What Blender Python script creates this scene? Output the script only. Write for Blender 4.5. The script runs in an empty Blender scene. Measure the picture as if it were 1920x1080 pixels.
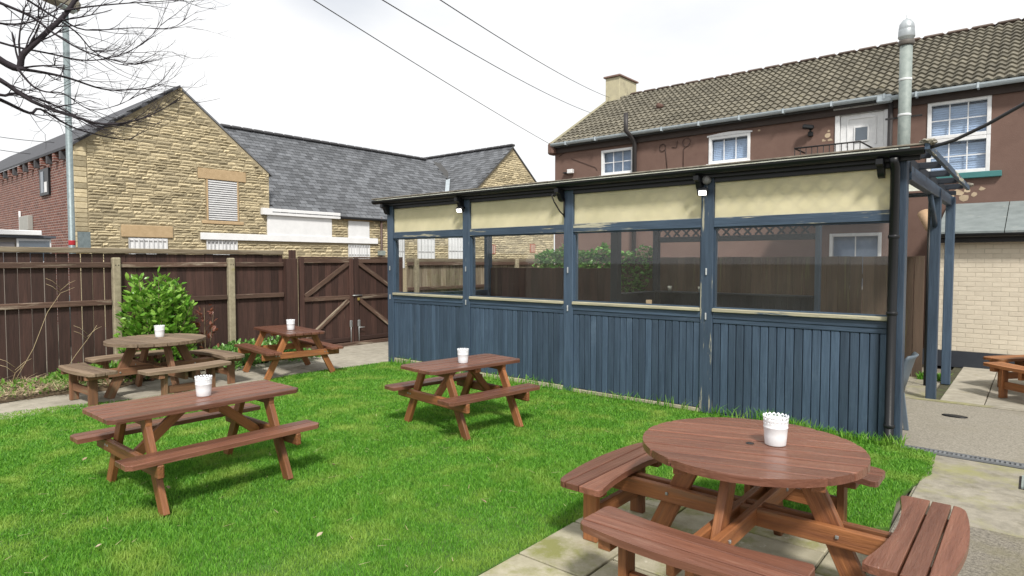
import bpy, bmesh, math, random
import numpy as np
from mathutils import Vector, Matrix
R = math.radians
random.seed(7); RNG = np.random.default_rng(7)
S = bpy.context.scene
COL = S.collection

# ------------------------------------------------------------------ camera
cam_d = bpy.data.cameras.new("camera")
cam_d.sensor_width = 36.0
cam_d.lens = 36.0 * 1180.0 / 1920.0
cam_d.clip_end = 1500.0
cam = bpy.data.objects.new("camera", cam_d)
COL.objects.link(cam)
cam.location = (0, 0, 1.78)
cam.rotation_euler = (R(90 - 2.4263), 0, R(39.925))
S.camera = cam

# ------------------------------------------------------------------ world: bright broken overcast
SUN_AZ = R(132)      # direction towards the sun, measured from +Y clockwise
SUN_EL = R(48)
w = bpy.data.worlds.new("World"); S.world = w; w.use_nodes = True
nt = w.node_tree; N = nt.nodes; L = nt.links
for n in list(N): N.remove(n)
out = N.new("ShaderNodeOutputWorld"); bg = N.new("ShaderNodeBackground")
sky = N.new("ShaderNodeTexSky"); sky.sky_type = 'NISHITA'; sky.sun_disc = False
sky.sun_elevation = SUN_EL; sky.sun_rotation = SUN_AZ
sky.air_density = 1.0; sky.dust_density = 2.0
tc = N.new("ShaderNodeTexCoord"); mp = N.new("ShaderNodeMapping"); mp.inputs['Scale'].default_value = (1.0, 1.0, 2.6)
nz = N.new("ShaderNodeTexNoise"); nz.inputs['Scale'].default_value = 2.1; nz.inputs['Detail'].default_value = 7; nz.inputs['Roughness'].default_value = .55
rp = N.new("ShaderNodeValToRGB"); rp.color_ramp.elements[0].position = .30; rp.color_ramp.elements[1].position = .52
rp.color_ramp.elements[0].color = (.86, .86, .86, 1); rp.color_ramp.elements[1].color = (1, 1, 1, 1)
nz2 = N.new("ShaderNodeTexNoise"); nz2.inputs['Scale'].default_value = 3.4; nz2.inputs['Detail'].default_value = 5
rp2 = N.new("ShaderNodeValToRGB"); rp2.color_ramp.elements[0].position = .3; rp2.color_ramp.elements[1].position = .7
rp2.color_ramp.elements[0].color = (8.9, 9.0, 9.1, 1); rp2.color_ramp.elements[1].color = (9.6, 9.6, 9.6, 1)
mx = N.new("ShaderNodeMix"); mx.data_type = 'RGBA'
L.new(tc.outputs['Generated'], mp.inputs['Vector']); L.new(mp.outputs['Vector'], nz.inputs['Vector']); L.new(mp.outputs['Vector'], nz2.inputs['Vector'])
L.new(nz.outputs['Fac'], rp.inputs['Fac']); L.new(nz2.outputs['Fac'], rp2.inputs['Fac'])
# a thin gap in the cloud layer, upper middle of the sky
dt = N.new("ShaderNodeVectorMath"); dt.operation = 'DOT_PRODUCT'; nm = N.new("ShaderNodeVectorMath"); nm.operation = 'NORMALIZE'
L.new(tc.outputs['Generated'], nm.inputs[0]); L.new(nm.outputs[0], dt.inputs[0]); dt.inputs[1].default_value = (-.741, .519, .426)
gp_ = N.new("ShaderNodeMapRange"); gp_.interpolation_type = 'SMOOTHSTEP'; gp_.inputs['From Min'].default_value = .992; gp_.inputs['From Max'].default_value = 1.0; gp_.inputs['To Min'].default_value = 0; gp_.inputs['To Max'].default_value = .5
L.new(dt.outputs['Value'], gp_.inputs['Value'])
gm = N.new("ShaderNodeMath"); gm.operation = 'MULTIPLY'; L.new(gp_.outputs[0], gm.inputs[0]); L.new(nz2.outputs['Fac'], gm.inputs[1])
cl = N.new("ShaderNodeMath"); cl.operation = 'SUBTRACT'; cl.use_clamp = True; L.new(rp.outputs['Color'], cl.inputs[0]); L.new(gm.outputs[0], cl.inputs[1])
L.new(cl.outputs[0], mx.inputs['Factor']); L.new(sky.outputs['Color'], mx.inputs['A']); L.new(rp2.outputs['Color'], mx.inputs['B'])
L.new(mx.outputs['Result'], bg.inputs['Color']); bg.inputs['Strength'].default_value = .087
L.new(bg.outputs['Background'], out.inputs['Surface'])

sun_d = bpy.data.lights.new("sun", 'SUN'); sun_d.energy = 3.3; sun_d.angle = R(8); sun_d.color = (1, .95, .88)
sun = bpy.data.objects.new("sun", sun_d); COL.objects.link(sun)
sun.location = (6, -6, 12)
sd = Vector((math.sin(SUN_AZ) * math.cos(SUN_EL), math.cos(SUN_AZ) * math.cos(SUN_EL), math.sin(SUN_EL)))
sun.rotation_euler = sd.to_track_quat('Z', 'Y').to_euler()

S.view_settings.view_transform = 'Standard'; S.view_settings.look = 'None'
S.view_settings.exposure = 0.42; S.view_settings.gamma = 1.0; S.view_settings.use_curve_mapping = False

# ------------------------------------------------------------------ materials
MATS = {}
def M(name, c1, c2=None, scale=5., rough=.75, bump=.25, bscale=60., stretch=(1, 1, 1), rnd=.25, wear=None, wear2=None,
      metal=0., spec=.4, contrast=(.3, .7), brick=None):
    """procedural surface: two-tone noise, per-object / per-piece value shift, optional wear patches, fine bump"""
    if name in MATS: return MATS[name]
    m = bpy.data.materials.new(name); m.use_nodes = True
    nt = m.node_tree; N = nt.nodes; L = nt.links
    b = N['Principled BSDF']
    b.inputs['Roughness'].default_value = rough; b.inputs['Metallic'].default_value = metal
    b.inputs['Specular IOR Level'].default_value = spec
    tc = N.new('ShaderNodeTexCoord'); oi = N.new('ShaderNodeObjectInfo'); at = N.new('ShaderNodeAttribute'); at.attribute_name = 'rv'
    ad = N.new('ShaderNodeMath'); ad.operation = 'ADD'; L.new(oi.outputs['Random'], ad.inputs[0]); L.new(at.outputs['Fac'], ad.inputs[1])
    fr = N.new('ShaderNodeMath'); fr.operation = 'FRACT'; L.new(ad.outputs[0], fr.inputs[0])
    sc = N.new('ShaderNodeVectorMath'); sc.operation = 'SCALE'; sc.inputs[0].default_value = (31., 17., 23.); L.new(oi.outputs['Random'], sc.inputs['Scale'])
    va = N.new('ShaderNodeVectorMath'); va.operation = 'ADD'; L.new(tc.outputs['Object'], va.inputs[0]); L.new(sc.outputs[0], va.inputs[1])
    mp = N.new('ShaderNodeMapping'); mp.inputs['Scale'].default_value = stretch; L.new(va.outputs[0], mp.inputs['Vector'])
    n1 = N.new('ShaderNodeTexNoise'); n1.inputs['Scale'].default_value = scale; n1.inputs['Detail'].default_value = 6; n1.inputs['Roughness'].default_value = .65
    L.new(mp.outputs['Vector'], n1.inputs['Vector'])
    r1 = N.new('ShaderNodeValToRGB'); r1.color_ramp.elements[0].position = contrast[0]; r1.color_ramp.elements[1].position = contrast[1]
    c2 = c2 or tuple(x * .7 for x in c1)
    r1.color_ramp.elements[0].color = (*c2, 1); r1.color_ramp.elements[1].color = (*c1, 1)
    L.new(n1.outputs['Fac'], r1.inputs['Fac'])
    col = r1.outputs['Color']
    if brick:
        bk = N.new('ShaderNodeTexBrick'); bm_ = N.new('ShaderNodeMapping'); bm_.inputs['Rotation'].default_value = brick[0]
        L.new(tc.outputs['Object'], bm_.inputs['Vector']); L.new(bm_.outputs['Vector'], bk.inputs['Vector'])
        bk.inputs['Scale'].default_value = 1.; bk.inputs['Brick Width'].default_value = brick[1]; bk.inputs['Row Height'].default_value = brick[2]
        bk.inputs['Mortar Size'].default_value = brick[3]; bk.inputs['Color1'].default_value = (1, 1, 1, 1); bk.inputs['Color2'].default_value = (.6, .6, .6, 1)
        bk.inputs['Mortar'].default_value = (*brick[4], 1); bk.offset = .5
        mm = N.new('ShaderNodeMix'); mm.data_type = 'RGBA'; mm.blend_type = 'MULTIPLY'; mm.inputs['Factor'].default_value = 1
        L.new(col, mm.inputs['A']); L.new(bk.outputs['Color'], mm.inputs['B']); col = mm.outputs['Result']
    for k, wr in enumerate((wear, wear2)):
        if not wr: continue
        wc, thr, wsc = wr[:3]; soft = wr[3] if len(wr) > 3 else .05
        n2 = N.new('ShaderNodeTexNoise'); n2.inputs['Scale'].default_value = wsc; n2.inputs['Detail'].default_value = 8; n2.inputs['Roughness'].default_value = .7
        L.new(mp.outputs['Vector'] if k == 0 else va.outputs[0], n2.inputs['Vector'])
        r2 = N.new('ShaderNodeValToRGB'); r2.color_ramp.elements[0].position = thr; r2.color_ramp.elements[1].position = min(thr + soft, 1)
        L.new(n2.outputs['Fac'], r2.inputs['Fac'])
        mm = N.new('ShaderNodeMix'); mm.data_type = 'RGBA'; L.new(r2.outputs['Color'], mm.inputs['Factor']); L.new(col, mm.inputs['A']); mm.inputs['B'].default_value = (*wc, 1)
        col = mm.outputs['Result']
    if rnd:
        mr = N.new('ShaderNodeMapRange'); mr.inputs['To Min'].default_value = 1 - rnd; mr.inputs['To Max'].default_value = 1 + rnd
        L.new(fr.outputs[0], mr.inputs['Value'])
        hs = N.new('ShaderNodeHueSaturation'); L.new(mr.outputs['Result'], hs.inputs['Value']); L.new(col, hs.inputs['Color']); col = hs.outputs['Color']
    L.new(col, b.inputs['Base Color'])
    if bump:
        n3 = N.new('ShaderNodeTexNoise'); n3.inputs['Scale'].default_value = bscale; n3.inputs['Detail'].default_value = 4; L.new(mp.outputs['Vector'], n3.inputs['Vector'])
        bp = N.new('ShaderNodeBump'); bp.inputs['Strength'].default_value = bump; bp.inputs['Distance'].default_value = .01
        L.new(n3.outputs['Fac'], bp.inputs['Height']); L.new(bp.outputs['Normal'], b.inputs['Normal'])
    MATS[name] = m
    return m
def W(kind, axis):
    """wood with its grain along one local axis"""
    st = [9., 9., 9.]; st[axis] = .7
    t = tuple(st)
    key = kind + "_wood_" + "xyz"[axis]
    if kind == 'stain': return M(key, (.200, .088, .056), (.115, .047, .030), 3.0, .28, .4, 9, t, .26, wear=((.25, .135, .095), .58, 2.6, .2), wear2=((.11, .058, .045), .62, 2.2, .2))
    if kind == 'orange': return M(key, (.38, .155, .055), (.19, .074, .030), 2.2, .5, .4, 9, t, .22, wear=((.15, .105, .06), .56, 1.2, .18))
    if kind == 'leg': return M(key, (.31, .126, .046), (.15, .057, .026), 3.0, .5, .5, 9, t, .3, wear=((.16, .11, .07), .57, 1.4, .18))
    if kind == 'mixed': return M(key, (.25, .12, .06), (.15, .075, .045), 2.4, .65, .4, 9, t, .24, wear=((.19, .16, .10), .52, 1.4, .18))
    if kind == 'aged': return M(key, (.25, .185, .125), (.125, .082, .054), 2.4, .7, .5, 9, t, .22, wear=((.16, .16, .10), .62, 1.3, .12))
    if kind == 'fence': return M(key, (.072, .036, .028), (.034, .018, .014), 2.4, .72, .5, 9, t, .34, wear=((.17, .115, .085), .67, 1.1, .15))
    if kind == 'worn': return M(key, (.115, .07, .05), (.06, .034, .024), 2.4, .8, .5, 9, t, .25, wear=((.34, .29, .22), .55, 1.4, .14))
    if kind == 'grey': return M(key, (.30, .26, .19), (.12, .085, .05), 2.2, .8, .5, 9, t, .3, wear=((.09, .06, .04), .60, 1.0, .15))
    if kind == 'blue': return M(key, (.060, .095, .143), (.033, .054, .085), 2.6, .48, .45, 9, t, .26, wear=((.28, .31, .32), .69, 1.9, .03), wear2=((.085, .125, .175), .58, 1.3, .2))
    if kind == 'blueworn': return M(key, (.060, .095, .143), (.033, .054, .085), 2.6, .55, .4, 9, t, .15, wear=((.42, .40, .30), .57, 1.5, .05))
    if kind == 'sill': return M(key, (.50, .47, .33), (.30, .28, .20), 2, .75, .5, 9, t, .1, wear=((.05, .085, .13), .58, 1.2, .05))
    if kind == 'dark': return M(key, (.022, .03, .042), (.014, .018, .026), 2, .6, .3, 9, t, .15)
def simple(name, c, rough=.6, **k): return M(name, c, tuple(x * .82 for x in c), k.pop('scale', 6.), rough, k.pop('bump', .12), **k)
BLACK = simple('black_gutter_plastic', (.008, .009, .011), .4)
WHITE = simple('white_upvc', (.78, .79, .80), .4, rnd=.03)
WPAINT = M('white_painted_board', (.80, .81, .82), (.70, .71, .72), 3, .6, .15, rnd=.03, wear=((.5, .5, .48), .72, 2.5))
ZINC = M('galvanised_steel', (.29, .33, .31), (.18, .215, .205), 9, .6, .15, rnd=.05, metal=.1, wear=((.34, .20, .09), .70, 1.8, .1))
LAMPM = M('lamp_column_paint', (.24, .29, .30), (.15, .19, .20), 16, .5, .1, metal=.3, rnd=.02)
CONC = M('concrete_post_stone', (.36, .32, .22), (.22, .19, .13), 14, .9, .5, 90, wear=((.24, .22, .10), .6, 3.))
YEL = None
def glass(name, tint=(.96, .97, .97), rough=.02, dirt=.06):
    m = bpy.data.materials.new(name); m.use_nodes = True; nt = m.node_tree; N = nt.nodes; L = nt.links
    for n in list(N): N.remove(n)
    o = N.new('ShaderNodeOutputMaterial'); tr = N.new('ShaderNodeBsdfTransparent'); gl = N.new('ShaderNodeBsdfGlossy'); df = N.new('ShaderNodeBsdfDiffuse')
    tr.inputs['Color'].default_value = (*tint, 1); gl.inputs['Roughness'].default_value = rough; df.inputs['Color'].default_value = (.55, .56, .52, 1)
    lw = N.new('ShaderNodeLayerWeight'); lw.inputs['Blend'].default_value = .5
    pw = N.new('ShaderNodeMath'); pw.operation = 'POWER'; pw.inputs[1].default_value = 5.; L.new(lw.outputs['Facing'], pw.inputs[0])
    fz = N.new('ShaderNodeMath'); fz.operation = 'MULTIPLY_ADD'; fz.inputs[1].default_value = .90; fz.inputs[2].default_value = .035; L.new(pw.outputs[0], fz.inputs[0])
    m1 = N.new('ShaderNodeMixShader'); m2 = N.new('ShaderNodeMixShader')
    L.new(fz.outputs[0], m1.inputs[0]); L.new(tr.outputs[0], m1.inputs[1]); L.new(gl.outputs[0], m1.inputs[2])
    tc = N.new('ShaderNodeTexCoord'); nz = N.new('ShaderNodeTexNoise'); nz.inputs['Scale'].default_value = 2.5; nz.inputs['Detail'].default_value = 7
    L.new(tc.outputs['Object'], nz.inputs['Vector'])
    mr = N.new('ShaderNodeMapRange'); mr.inputs['From Min'].default_value = .35; mr.inputs['From Max'].default_value = .75; mr.inputs['To Min'].default_value = dirt * .3; mr.inputs['To Max'].default_value = dirt * 2
    L.new(nz.outputs['Fac'], mr.inputs['Value']); L.new(mr.outputs[0], m2.inputs[0]); L.new(m1.outputs[0], m2.inputs[1]); L.new(df.outputs[0], m2.inputs[2])
    L.new(m2.outputs[0], o.inputs['Surface']); return m
GLASS = glass('shelter_glass', dirt=.007)
DGLASS = M('house_window_glass', (.10, .13, .17), (.06, .08, .10), 2, .06, 0, rnd=.05, spec=1.)
def translucent(name, c, t):
    m = bpy.data.materials.new(name); m.use_nodes = True; nt = m.node_tree; N = nt.nodes; L = nt.links; b = N['Principled BSDF']
    tc = N.new('ShaderNodeTexCoord'); nz = N.new('ShaderNodeTexNoise'); nz.inputs['Scale'].default_value = 3; nz.inputs['Detail'].default_value = 8
    L.new(tc.outputs['Object'], nz.inputs['Vector'])
    r = N.new('ShaderNodeValToRGB'); r.color_ramp.elements[0].position = .3; r.color_ramp.elements[1].position = .7
    r.color_ramp.elements[0].color = (c[0] * .85, c[1] * .85, c[2] * .8, 1); r.color_ramp.elements[1].color = (*c, 1); L.new(nz.outputs['Fac'], r.inputs['Fac'])
    L.new(r.outputs['Color'], b.inputs['Base Color']); b.inputs['Roughness'].default_value = .6
    ts = N.new('ShaderNodeBsdfTranslucent'); L.new(r.outputs['Color'], ts.inputs['Color'])
    ms = N.new('ShaderNodeMixShader'); ms.inputs[0].default_value = t; L.new(b.outputs[0], ms.inputs[1]); L.new(ts.outputs[0], ms.inputs[2])
    L.new(ms.outputs[0], N['Material Output'].inputs['Surface']); return m
YEL = translucent('yellowed_plastic_sheet', (.95, .90, .68), .50); SKYL = translucent('clear_corrugated_plastic', (.85, .86, .82), .75)
def emit(name, c, s):
    m = bpy.data.materials.new(name); m.use_nodes = True; b = m.node_tree.nodes['Principled BSDF']
    b.inputs['Emission Color'].default_value = (*c, 1); b.inputs['Emission Strength'].default_value = s; b.inputs['Base Color'].default_value = (.8, .8, .8, 1); return m
def leafmat(name, c1, c2, t=.35, rough=.35, patch=None):
    m = bpy.data.materials.new(name); m.use_nodes = True; nt = m.node_tree; N = nt.nodes; L = nt.links; b = N['Principled BSDF']
    at = N.new('ShaderNodeAttribute'); at.attribute_name = 'rv'; oi = N.new('ShaderNodeObjectInfo')
    ad = N.new('ShaderNodeMath'); L.new(at.outputs['Fac'], ad.inputs[0]); L.new(oi.outputs['Random'], ad.inputs[1])
    fr = N.new('ShaderNodeMath'); fr.operation = 'FRACT'; L.new(ad.outputs[0], fr.inputs[0])
    r = N.new('ShaderNodeValToRGB'); r.color_ramp.elements[0].color = (*c1, 1); r.color_ramp.elements[1].color = (*c2, 1); L.new(fr.outputs[0], r.inputs['Fac'])
    col = r.outputs['Color']
    if patch:
        tc = N.new('ShaderNodeTexCoord'); nz = N.new('ShaderNodeTexNoise'); nz.inputs['Scale'].default_value = patch[1]; nz.inputs['Detail'].default_value = 5; L.new(tc.outputs['Object'], nz.inputs['Vector'])
        rr = N.new('ShaderNodeValToRGB'); rr.color_ramp.elements[0].position = .48; rr.color_ramp.elements[1].position = .72; L.new(nz.outputs['Fac'], rr.inputs['Fac'])
        mm = N.new('ShaderNodeMix'); mm.data_type = 'RGBA'; L.new(rr.outputs['Color'], mm.inputs['Factor']); L.new(col, mm.inputs['A']); mm.inputs['B'].default_value = (*patch[0], 1); col = mm.outputs['Result']
    L.new(col, b.inputs['Base Color']); b.inputs['Roughness'].default_value = rough
    ts = N.new('ShaderNodeBsdfTranslucent'); L.new(col, ts.inputs['Color']); ms = N.new('ShaderNodeMixShader'); ms.inputs[0].default_value = t
    L.new(b.outputs[0], ms.inputs[1]); L.new(ts.outputs[0], ms.inputs[2]); L.new(ms.outputs[0], N['Material Output'].inputs['Surface']); return m

# ------------------------------------------------------------------ object helpers
def tag(o, label=None, cat=None, group=None, kind=None):
    if label: o['label'] = label
    if cat: o['category'] = cat
    if group: o['group'] = group
    if kind: o['kind'] = kind
    return o
def empty(name, loc, label, cat, group=None, rz=0.):
    o = bpy.data.objects.new(name, None); o.empty_display_size = .2; COL.objects.link(o)
    o.location = loc; o.rotation_euler = (0, 0, rz)
    return tag(o, label, cat, group)
def obj(name, me, mat, parent=None, loc=(0, 0, 0), rot=(0, 0, 0), scale=None):
    if mat is not None and (not me.materials or me.materials[0] is not mat):
        if me.materials: me = me.copy(); me.materials.clear()
        me.materials.append(mat)
    o = bpy.data.objects.new(name, me); COL.objects.link(o)
    o.location = loc; o.rotation_euler = rot
    if scale: o.scale = scale
    if parent: o.parent = parent
    return o
def org(p):
    v = Vector((0, 0, 0))
    while p: v += Vector(p.location); p = p.parent
    return v
def mesh(name, V, F, smooth=False):
    me = bpy.data.meshes.new(name); me.from_pydata([tuple(v) for v in V], [], F); me.update()
    if smooth: me.polygons.foreach_set('use_smooth', [True] * len(me.polygons))
    return me
def bm2me(bm, name, smooth=False):
    me = bpy.data.meshes.new(name); bm.normal_update(); bm.to_mesh(me); bm.free()
    if smooth: me.polygons.foreach_set('use_smooth', [True] * len(me.polygons))
    return me
BOXC = {}
def boxmesh(s, bev, key):
    k = (tuple(round(x, 4) for x in s), bev, key)
    if k in BOXC: return BOXC[k]
    bm = bmesh.new(); bmesh.ops.create_cube(bm, size=1); bmesh.ops.scale(bm, vec=s, verts=bm.verts)
    if bev: bmesh.ops.bevel(bm, geom=bm.edges[:], offset=bev, segments=1, affect='EDGES')
    BOXC[k] = bm2me(bm, 'block'); return BOXC[k]
def box(name, parent, c, s, mat, rot=(0, 0, 0), bev=0., world=True):
    """mat: material, or a wood kind whose grain then follows the longest side"""
    if isinstance(mat, str): mat = W(mat, max(range(3), key=lambda i: s[i]))
    c = Vector(c) - (org(parent) if world else Vector((0, 0, 0)))
    return obj(name, boxmesh(s, bev, mat.name), mat, parent, c, rot)
def bb(name, parent, a, b, mat, bev=0.):
    """box between two corners, world coordinates"""
    c = [(a[i] + b[i]) / 2 for i in range(3)]; s = [abs(b[i] - a[i]) for i in range(3)]
    return box(name, parent, c, s, mat, bev=bev)
def tube(pts, r, n=8, cap=True):
    pts = [Vector(p) for p in pts]; V = []; F = []; up = Vector((0, 0, 1)); prev = None
    for i, p in enumerate(pts):
        t = (pts[min(i + 1, len(pts) - 1)] - pts[max(i - 1, 0)]).normalized()
        a = prev - t * prev.dot(t) if prev else (t.cross(up) if abs(t.z) < .95 else t.cross(Vector((1, 0, 0))))
        a.normalize(); prev = a; b = t.cross(a); rr = r[i] if hasattr(r, '__len__') else r
        for k in range(n):
            q = 2 * math.pi * k / n; V.append(p + (a * math.cos(q) + b * math.sin(q)) * rr)
    for i in range(len(pts) - 1):
        for k in range(n): F.append((i * n + k, i * n + (k + 1) % n, (i + 1) * n + (k + 1) % n, (i + 1) * n + k))
    if cap: F.append(tuple(range(n))[::-1]); F.append(tuple((len(pts) - 1) * n + k for k in range(n)))
    return V, F
def tubeo(name, parent, pts, r, mat, n=8, world=True):
    o0 = org(parent) if (parent and world) else Vector((0, 0, 0)); c = Vector(pts[0])
    V, F = tube([Vector(p) - c for p in pts], r, n)
    return obj(name, mesh(name, V, F, True), mat, parent, c - o0)
def lathe(prof, n=24):
    V = []; F = []
    for r, z in prof:
        for k in range(n): q = 2 * math.pi * k / n; V.append((r * math.cos(q), r * math.sin(q), z))
    for i in range(len(prof) - 1):
        for k in range(n): F.append((i * n + k, i * n + (k + 1) % n, (i + 1) * n + (k + 1) % n, (i + 1) * n + k))
    return V, F
def latheo(name, parent, prof, mat, loc, n=24, smooth=True):
    V, F = lathe(prof, n); F.append(tuple(range(n))[::-1]); F.append(tuple((len(prof) - 1) * n + k for k in range(n)))
    return obj(name, mesh(name, V, F, smooth), mat, parent, Vector(loc) - (org(parent) if parent else Vector()))
def prism(poly, z0, z1, bev=0.):
    bm = bmesh.new(); n = len(poly)
    a = [bm.verts.new((x, y, z0)) for x, y in poly]; b = [bm.verts.new((x, y, z1)) for x, y in poly]
    bm.faces.new(a[::-1]); t = bm.faces.new(b)
    for i in range(n): bm.faces.new((a[i], a[(i + 1) % n], b[(i + 1) % n], b[i]))
    if bev: bmesh.ops.bevel(bm, geom=list(t.edges), offset=bev, segments=1, affect='EDGES')
    bmesh.ops.recalc_face_normals(bm, faces=bm.faces); return bm2me(bm, 'plank')
def beam(name, parent, p, q, wd, th, mat, side=None, bev=.003):
    """board from p to q (parent-local); wd measured along 'side'"""
    p = Vector(p); q = Vector(q); d = q - p; ln = d.length; z = d.normalized()
    s = Vector(side) if side is not None else Vector((0, 0, 1)); x = (s - z * s.dot(z)).normalized(); y = z.cross(x)
    if isinstance(mat, str): mat = W(mat, 2)
    o = obj(name, boxmesh((wd, th, ln), bev, mat.name), mat, parent)
    m = Matrix((x, y, z)).transposed().to_4x4(); m.translation = (p + q) / 2
    o.matrix_local = m; return o
class Soup:
    """many small pieces joined into one mesh, each with its own 'rv' value"""
    def __init__(s): s.V = []; s.F = []; s.r = []
    def add(s, V, F, rv=None):
        o = len(s.V); rv = random.random() if rv is None else rv
        s.V += [tuple(v) for v in V]; s.F += [tuple(i + o for i in f) for f in F]; s.r += [rv] * len(F)
    def build(s, name, mat, parent=None, smooth=False):
        o0 = org(parent) if parent else Vector()
        me = mesh(name, s.V, s.F, smooth); a = me.attributes.new('rv', 'FLOAT', 'FACE'); a.data.foreach_set('value', s.r)
        return obj(name, me, mat, parent, -o0)
def transform(V, loc, rot=None, sc=(1, 1, 1)):
    m = rot if rot is not None else Matrix.Identity(3)
    return [m @ Vector((v[0] * sc[0], v[1] * sc[1], v[2] * sc[2])) + Vector(loc) for v in V]

# ================================================================== SETTING: ground, lawn, paving
EARTH = M('bare_earth_and_tarmac', (.20, .18, .14), (.12, .105, .08), 1.2, .95, .4, 30, rnd=0)
SOIL = M('lawn_soil', (.075, .17, .022), (.05, .10, .018), 5, .95, .5, 40, rnd=0)
SLAB = M('concrete_paving_slab', (.42, .39, .29), (.27, .25, .17), 7, .85, .45, 90, rnd=.14, wear=((.21, .215, .075), .50, 2.6, .14), wear2=((.56, .53, .43), .62, 5., .06))
SLABL = M('pale_patio_slab', (.40, .37, .305), (.25, .23, .185), 7, .85, .35, 90, rnd=.09, wear=((.24, .22, .15), .60, 2.3, .14))
TARM = M('worn_tarmac', (.33, .305, .255), (.17, .155, .125), 60, .9, .6, 130, rnd=0, wear=((.22, .20, .155), .52, 1.3, .25), wear2=((.47, .44, .38), .63, 75., .06), contrast=(.35, .65))
TARD = M('rough_dark_tarmac', (.27, .245, .20), (.11, .10, .08), 45, .9, .8, 110, rnd=0, wear=((.17, .155, .09), .50, 1.5, .25), wear2=((.46, .43, .38), .64, 55., .06), contrast=(.35, .65))
CONCR = M('mossy_concrete', (.31, .285, .23), (.18, .165, .13), 9, .88, .4, 80, rnd=.06, wear=((.25, .245, .10), .50, 1.7, .2), wear2=((.17, .155, .11), .56, 3.2, .12))
BED = M('bed_soil', (.16, .115, .07), (.075, .055, .035), 9, .95, .9, 40, rnd=0)
def sheet(name, poly, z, mat, kind='structure', label=None):
    n = len(poly); V = [(x, y, z) for x, y in poly] + [(x, y, z - .025) for x, y in poly]
    F = [tuple(range(n))] + [(i, n + i, n + (i + 1) % n, (i + 1) % n) for i in range(n)]
    o = obj(name, mesh(name, V, F), mat); return tag(o, label, kind=kind)
g = obj('ground', mesh('ground', [(-400, -400, -.06), (400, -400, -.06), (400, 400, -.06), (-400, 400, -.06)], [(0, 1, 2, 3)]), EARTH)
tag(g, 'bare ground all around the beer garden', kind='structure')
LAWN = [(-9.25, .2), (-9.2, 1.9), (-8.85, 3.2), (-8.8, 4.3), (-8.85, 6.0), (-8.72, 7.08), (-1.0, 7.0), (-.68, 6.86), (-.64, 6.2), (-.73, 5.75), (-.77, 5.4), (-.72, 4.8), (-1.0, 4.52), (-1.6, 4.40), (-2.1, 4.24), (-2.3, 4.05), (-2.37, 3.5), (-2.40, 2.5), (-2.42, .2)]
sheet('lawn', LAWN[::-1], 0., SOIL, label='lawn bed under the short grass')

def slabs(root, x0, x1, y0, y1, sx, sy, z, mat, gap=.015, th=.05, cut=None, name='slab', stagger=0.):
    x = x0; i = 0
    while x < x1 - .05:
        xe = min(x + sx, x1); y = y0 - (stagger if i % 2 else 0)
        while y < y1 - .05:
            ya = max(y, y0); ye = min(y + sy, y1)
            if ye - ya > .06 and not (cut and cut((x + xe) / 2, (ya + ye) / 2)):
                o = bb(name, root, (x + gap / 2, ya + gap / 2, z - th), (xe - gap / 2, ye - gap / 2, z), mat, bev=.005)
                o.location.z += random.uniform(-.003, .003); o.rotation_euler = (random.uniform(-.003, .003), random.uniform(-.003, .003), random.uniform(-.004, .004))
            y += sy
        x += sx; i += 1
def base(name, a, b, z, mat, label):
    o = sheet(name, [(a[0], a[1]), (b[0], a[1]), (b[0], b[1]), (a[0], b[1])], z, mat, label=label); return o
JOINT = M('joint_dirt', (.085, .08, .05), (.04, .04, .022), 12, .95, .5, 50, rnd=0, wear=((.07, .11, .03), .55, 3., .1))
ter = base('terrace', (-2.40, .2), (-.72, 4.55), -.012, JOINT, 'mossy slab terrace under the large round table')
slabs(ter, -2.385, -.72, .5, 4.28, .48, .60, .012, SLAB, stagger=.3)
pat = base('patio', (-11.0, .2), (-8.8, 9.4), -.011, JOINT, 'pale slab patio along the brown fence')
slabs(pat, -10.98, -8.82, .3, 9.3, .72, .90, .015, SLABL, stagger=.45, gap=.006, cut=lambda x, y: x < -10.35 and y < 5.9)
path = base('path', (-.715, .2), (4.0, 6.90), -.010, CONCR, 'concrete path beside the lawn')
slabs(path, -.70, 4.0, 5.15, 6.88, 1.55, .86, .010, CONCR, gap=.012, name='concrete_bay')
tag(sheet('tarmac_apron', [(-.70, .2), (4.0, .2), (4.0, 5.14), (-.70, 5.14)], .008, TARD), 'rough tarmac near the round table', kind='structure')
yard = tag(sheet('yard', [(-1.35, 7.05), (4.0, 7.05), (4.0, 9.46), (-1.35, 9.46)], .012, TARM), 'worn tarmac yard beyond the drain', kind='structure')
far = base('rear_paving', (-1.05, 9.56), (4.0, 12.9), -.009, JOINT, 'pale paving slabs before the cream wall')
slabs(far, -.93, 4.0, 9.58, 12.88, .46, .92, .016, SLABL, gap=.010, stagger=.3)
bb('kerb', None, (-1.34, 9.465, -.05), (4.0, 9.555, .026), CONCR, .006)
tag(bpy.data.objects['kerb'], 'flush concrete kerb across the yard', kind='structure')
tag(sheet('shelter_floor', [(-8.6, 7.22), (-1.36, 7.22), (-1.36, 11.3), (-8.6, 11.3)], .010, CONCR), 'concrete floor inside the shelter', kind='structure')
tag(sheet('side_floor', [(-1.355, 9.56), (-1.055, 9.56), (-1.055, 11.1), (-1.355, 11.1)], .014, CONCR), 'strip of concrete beside the shelter posts', kind='structure')
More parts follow.
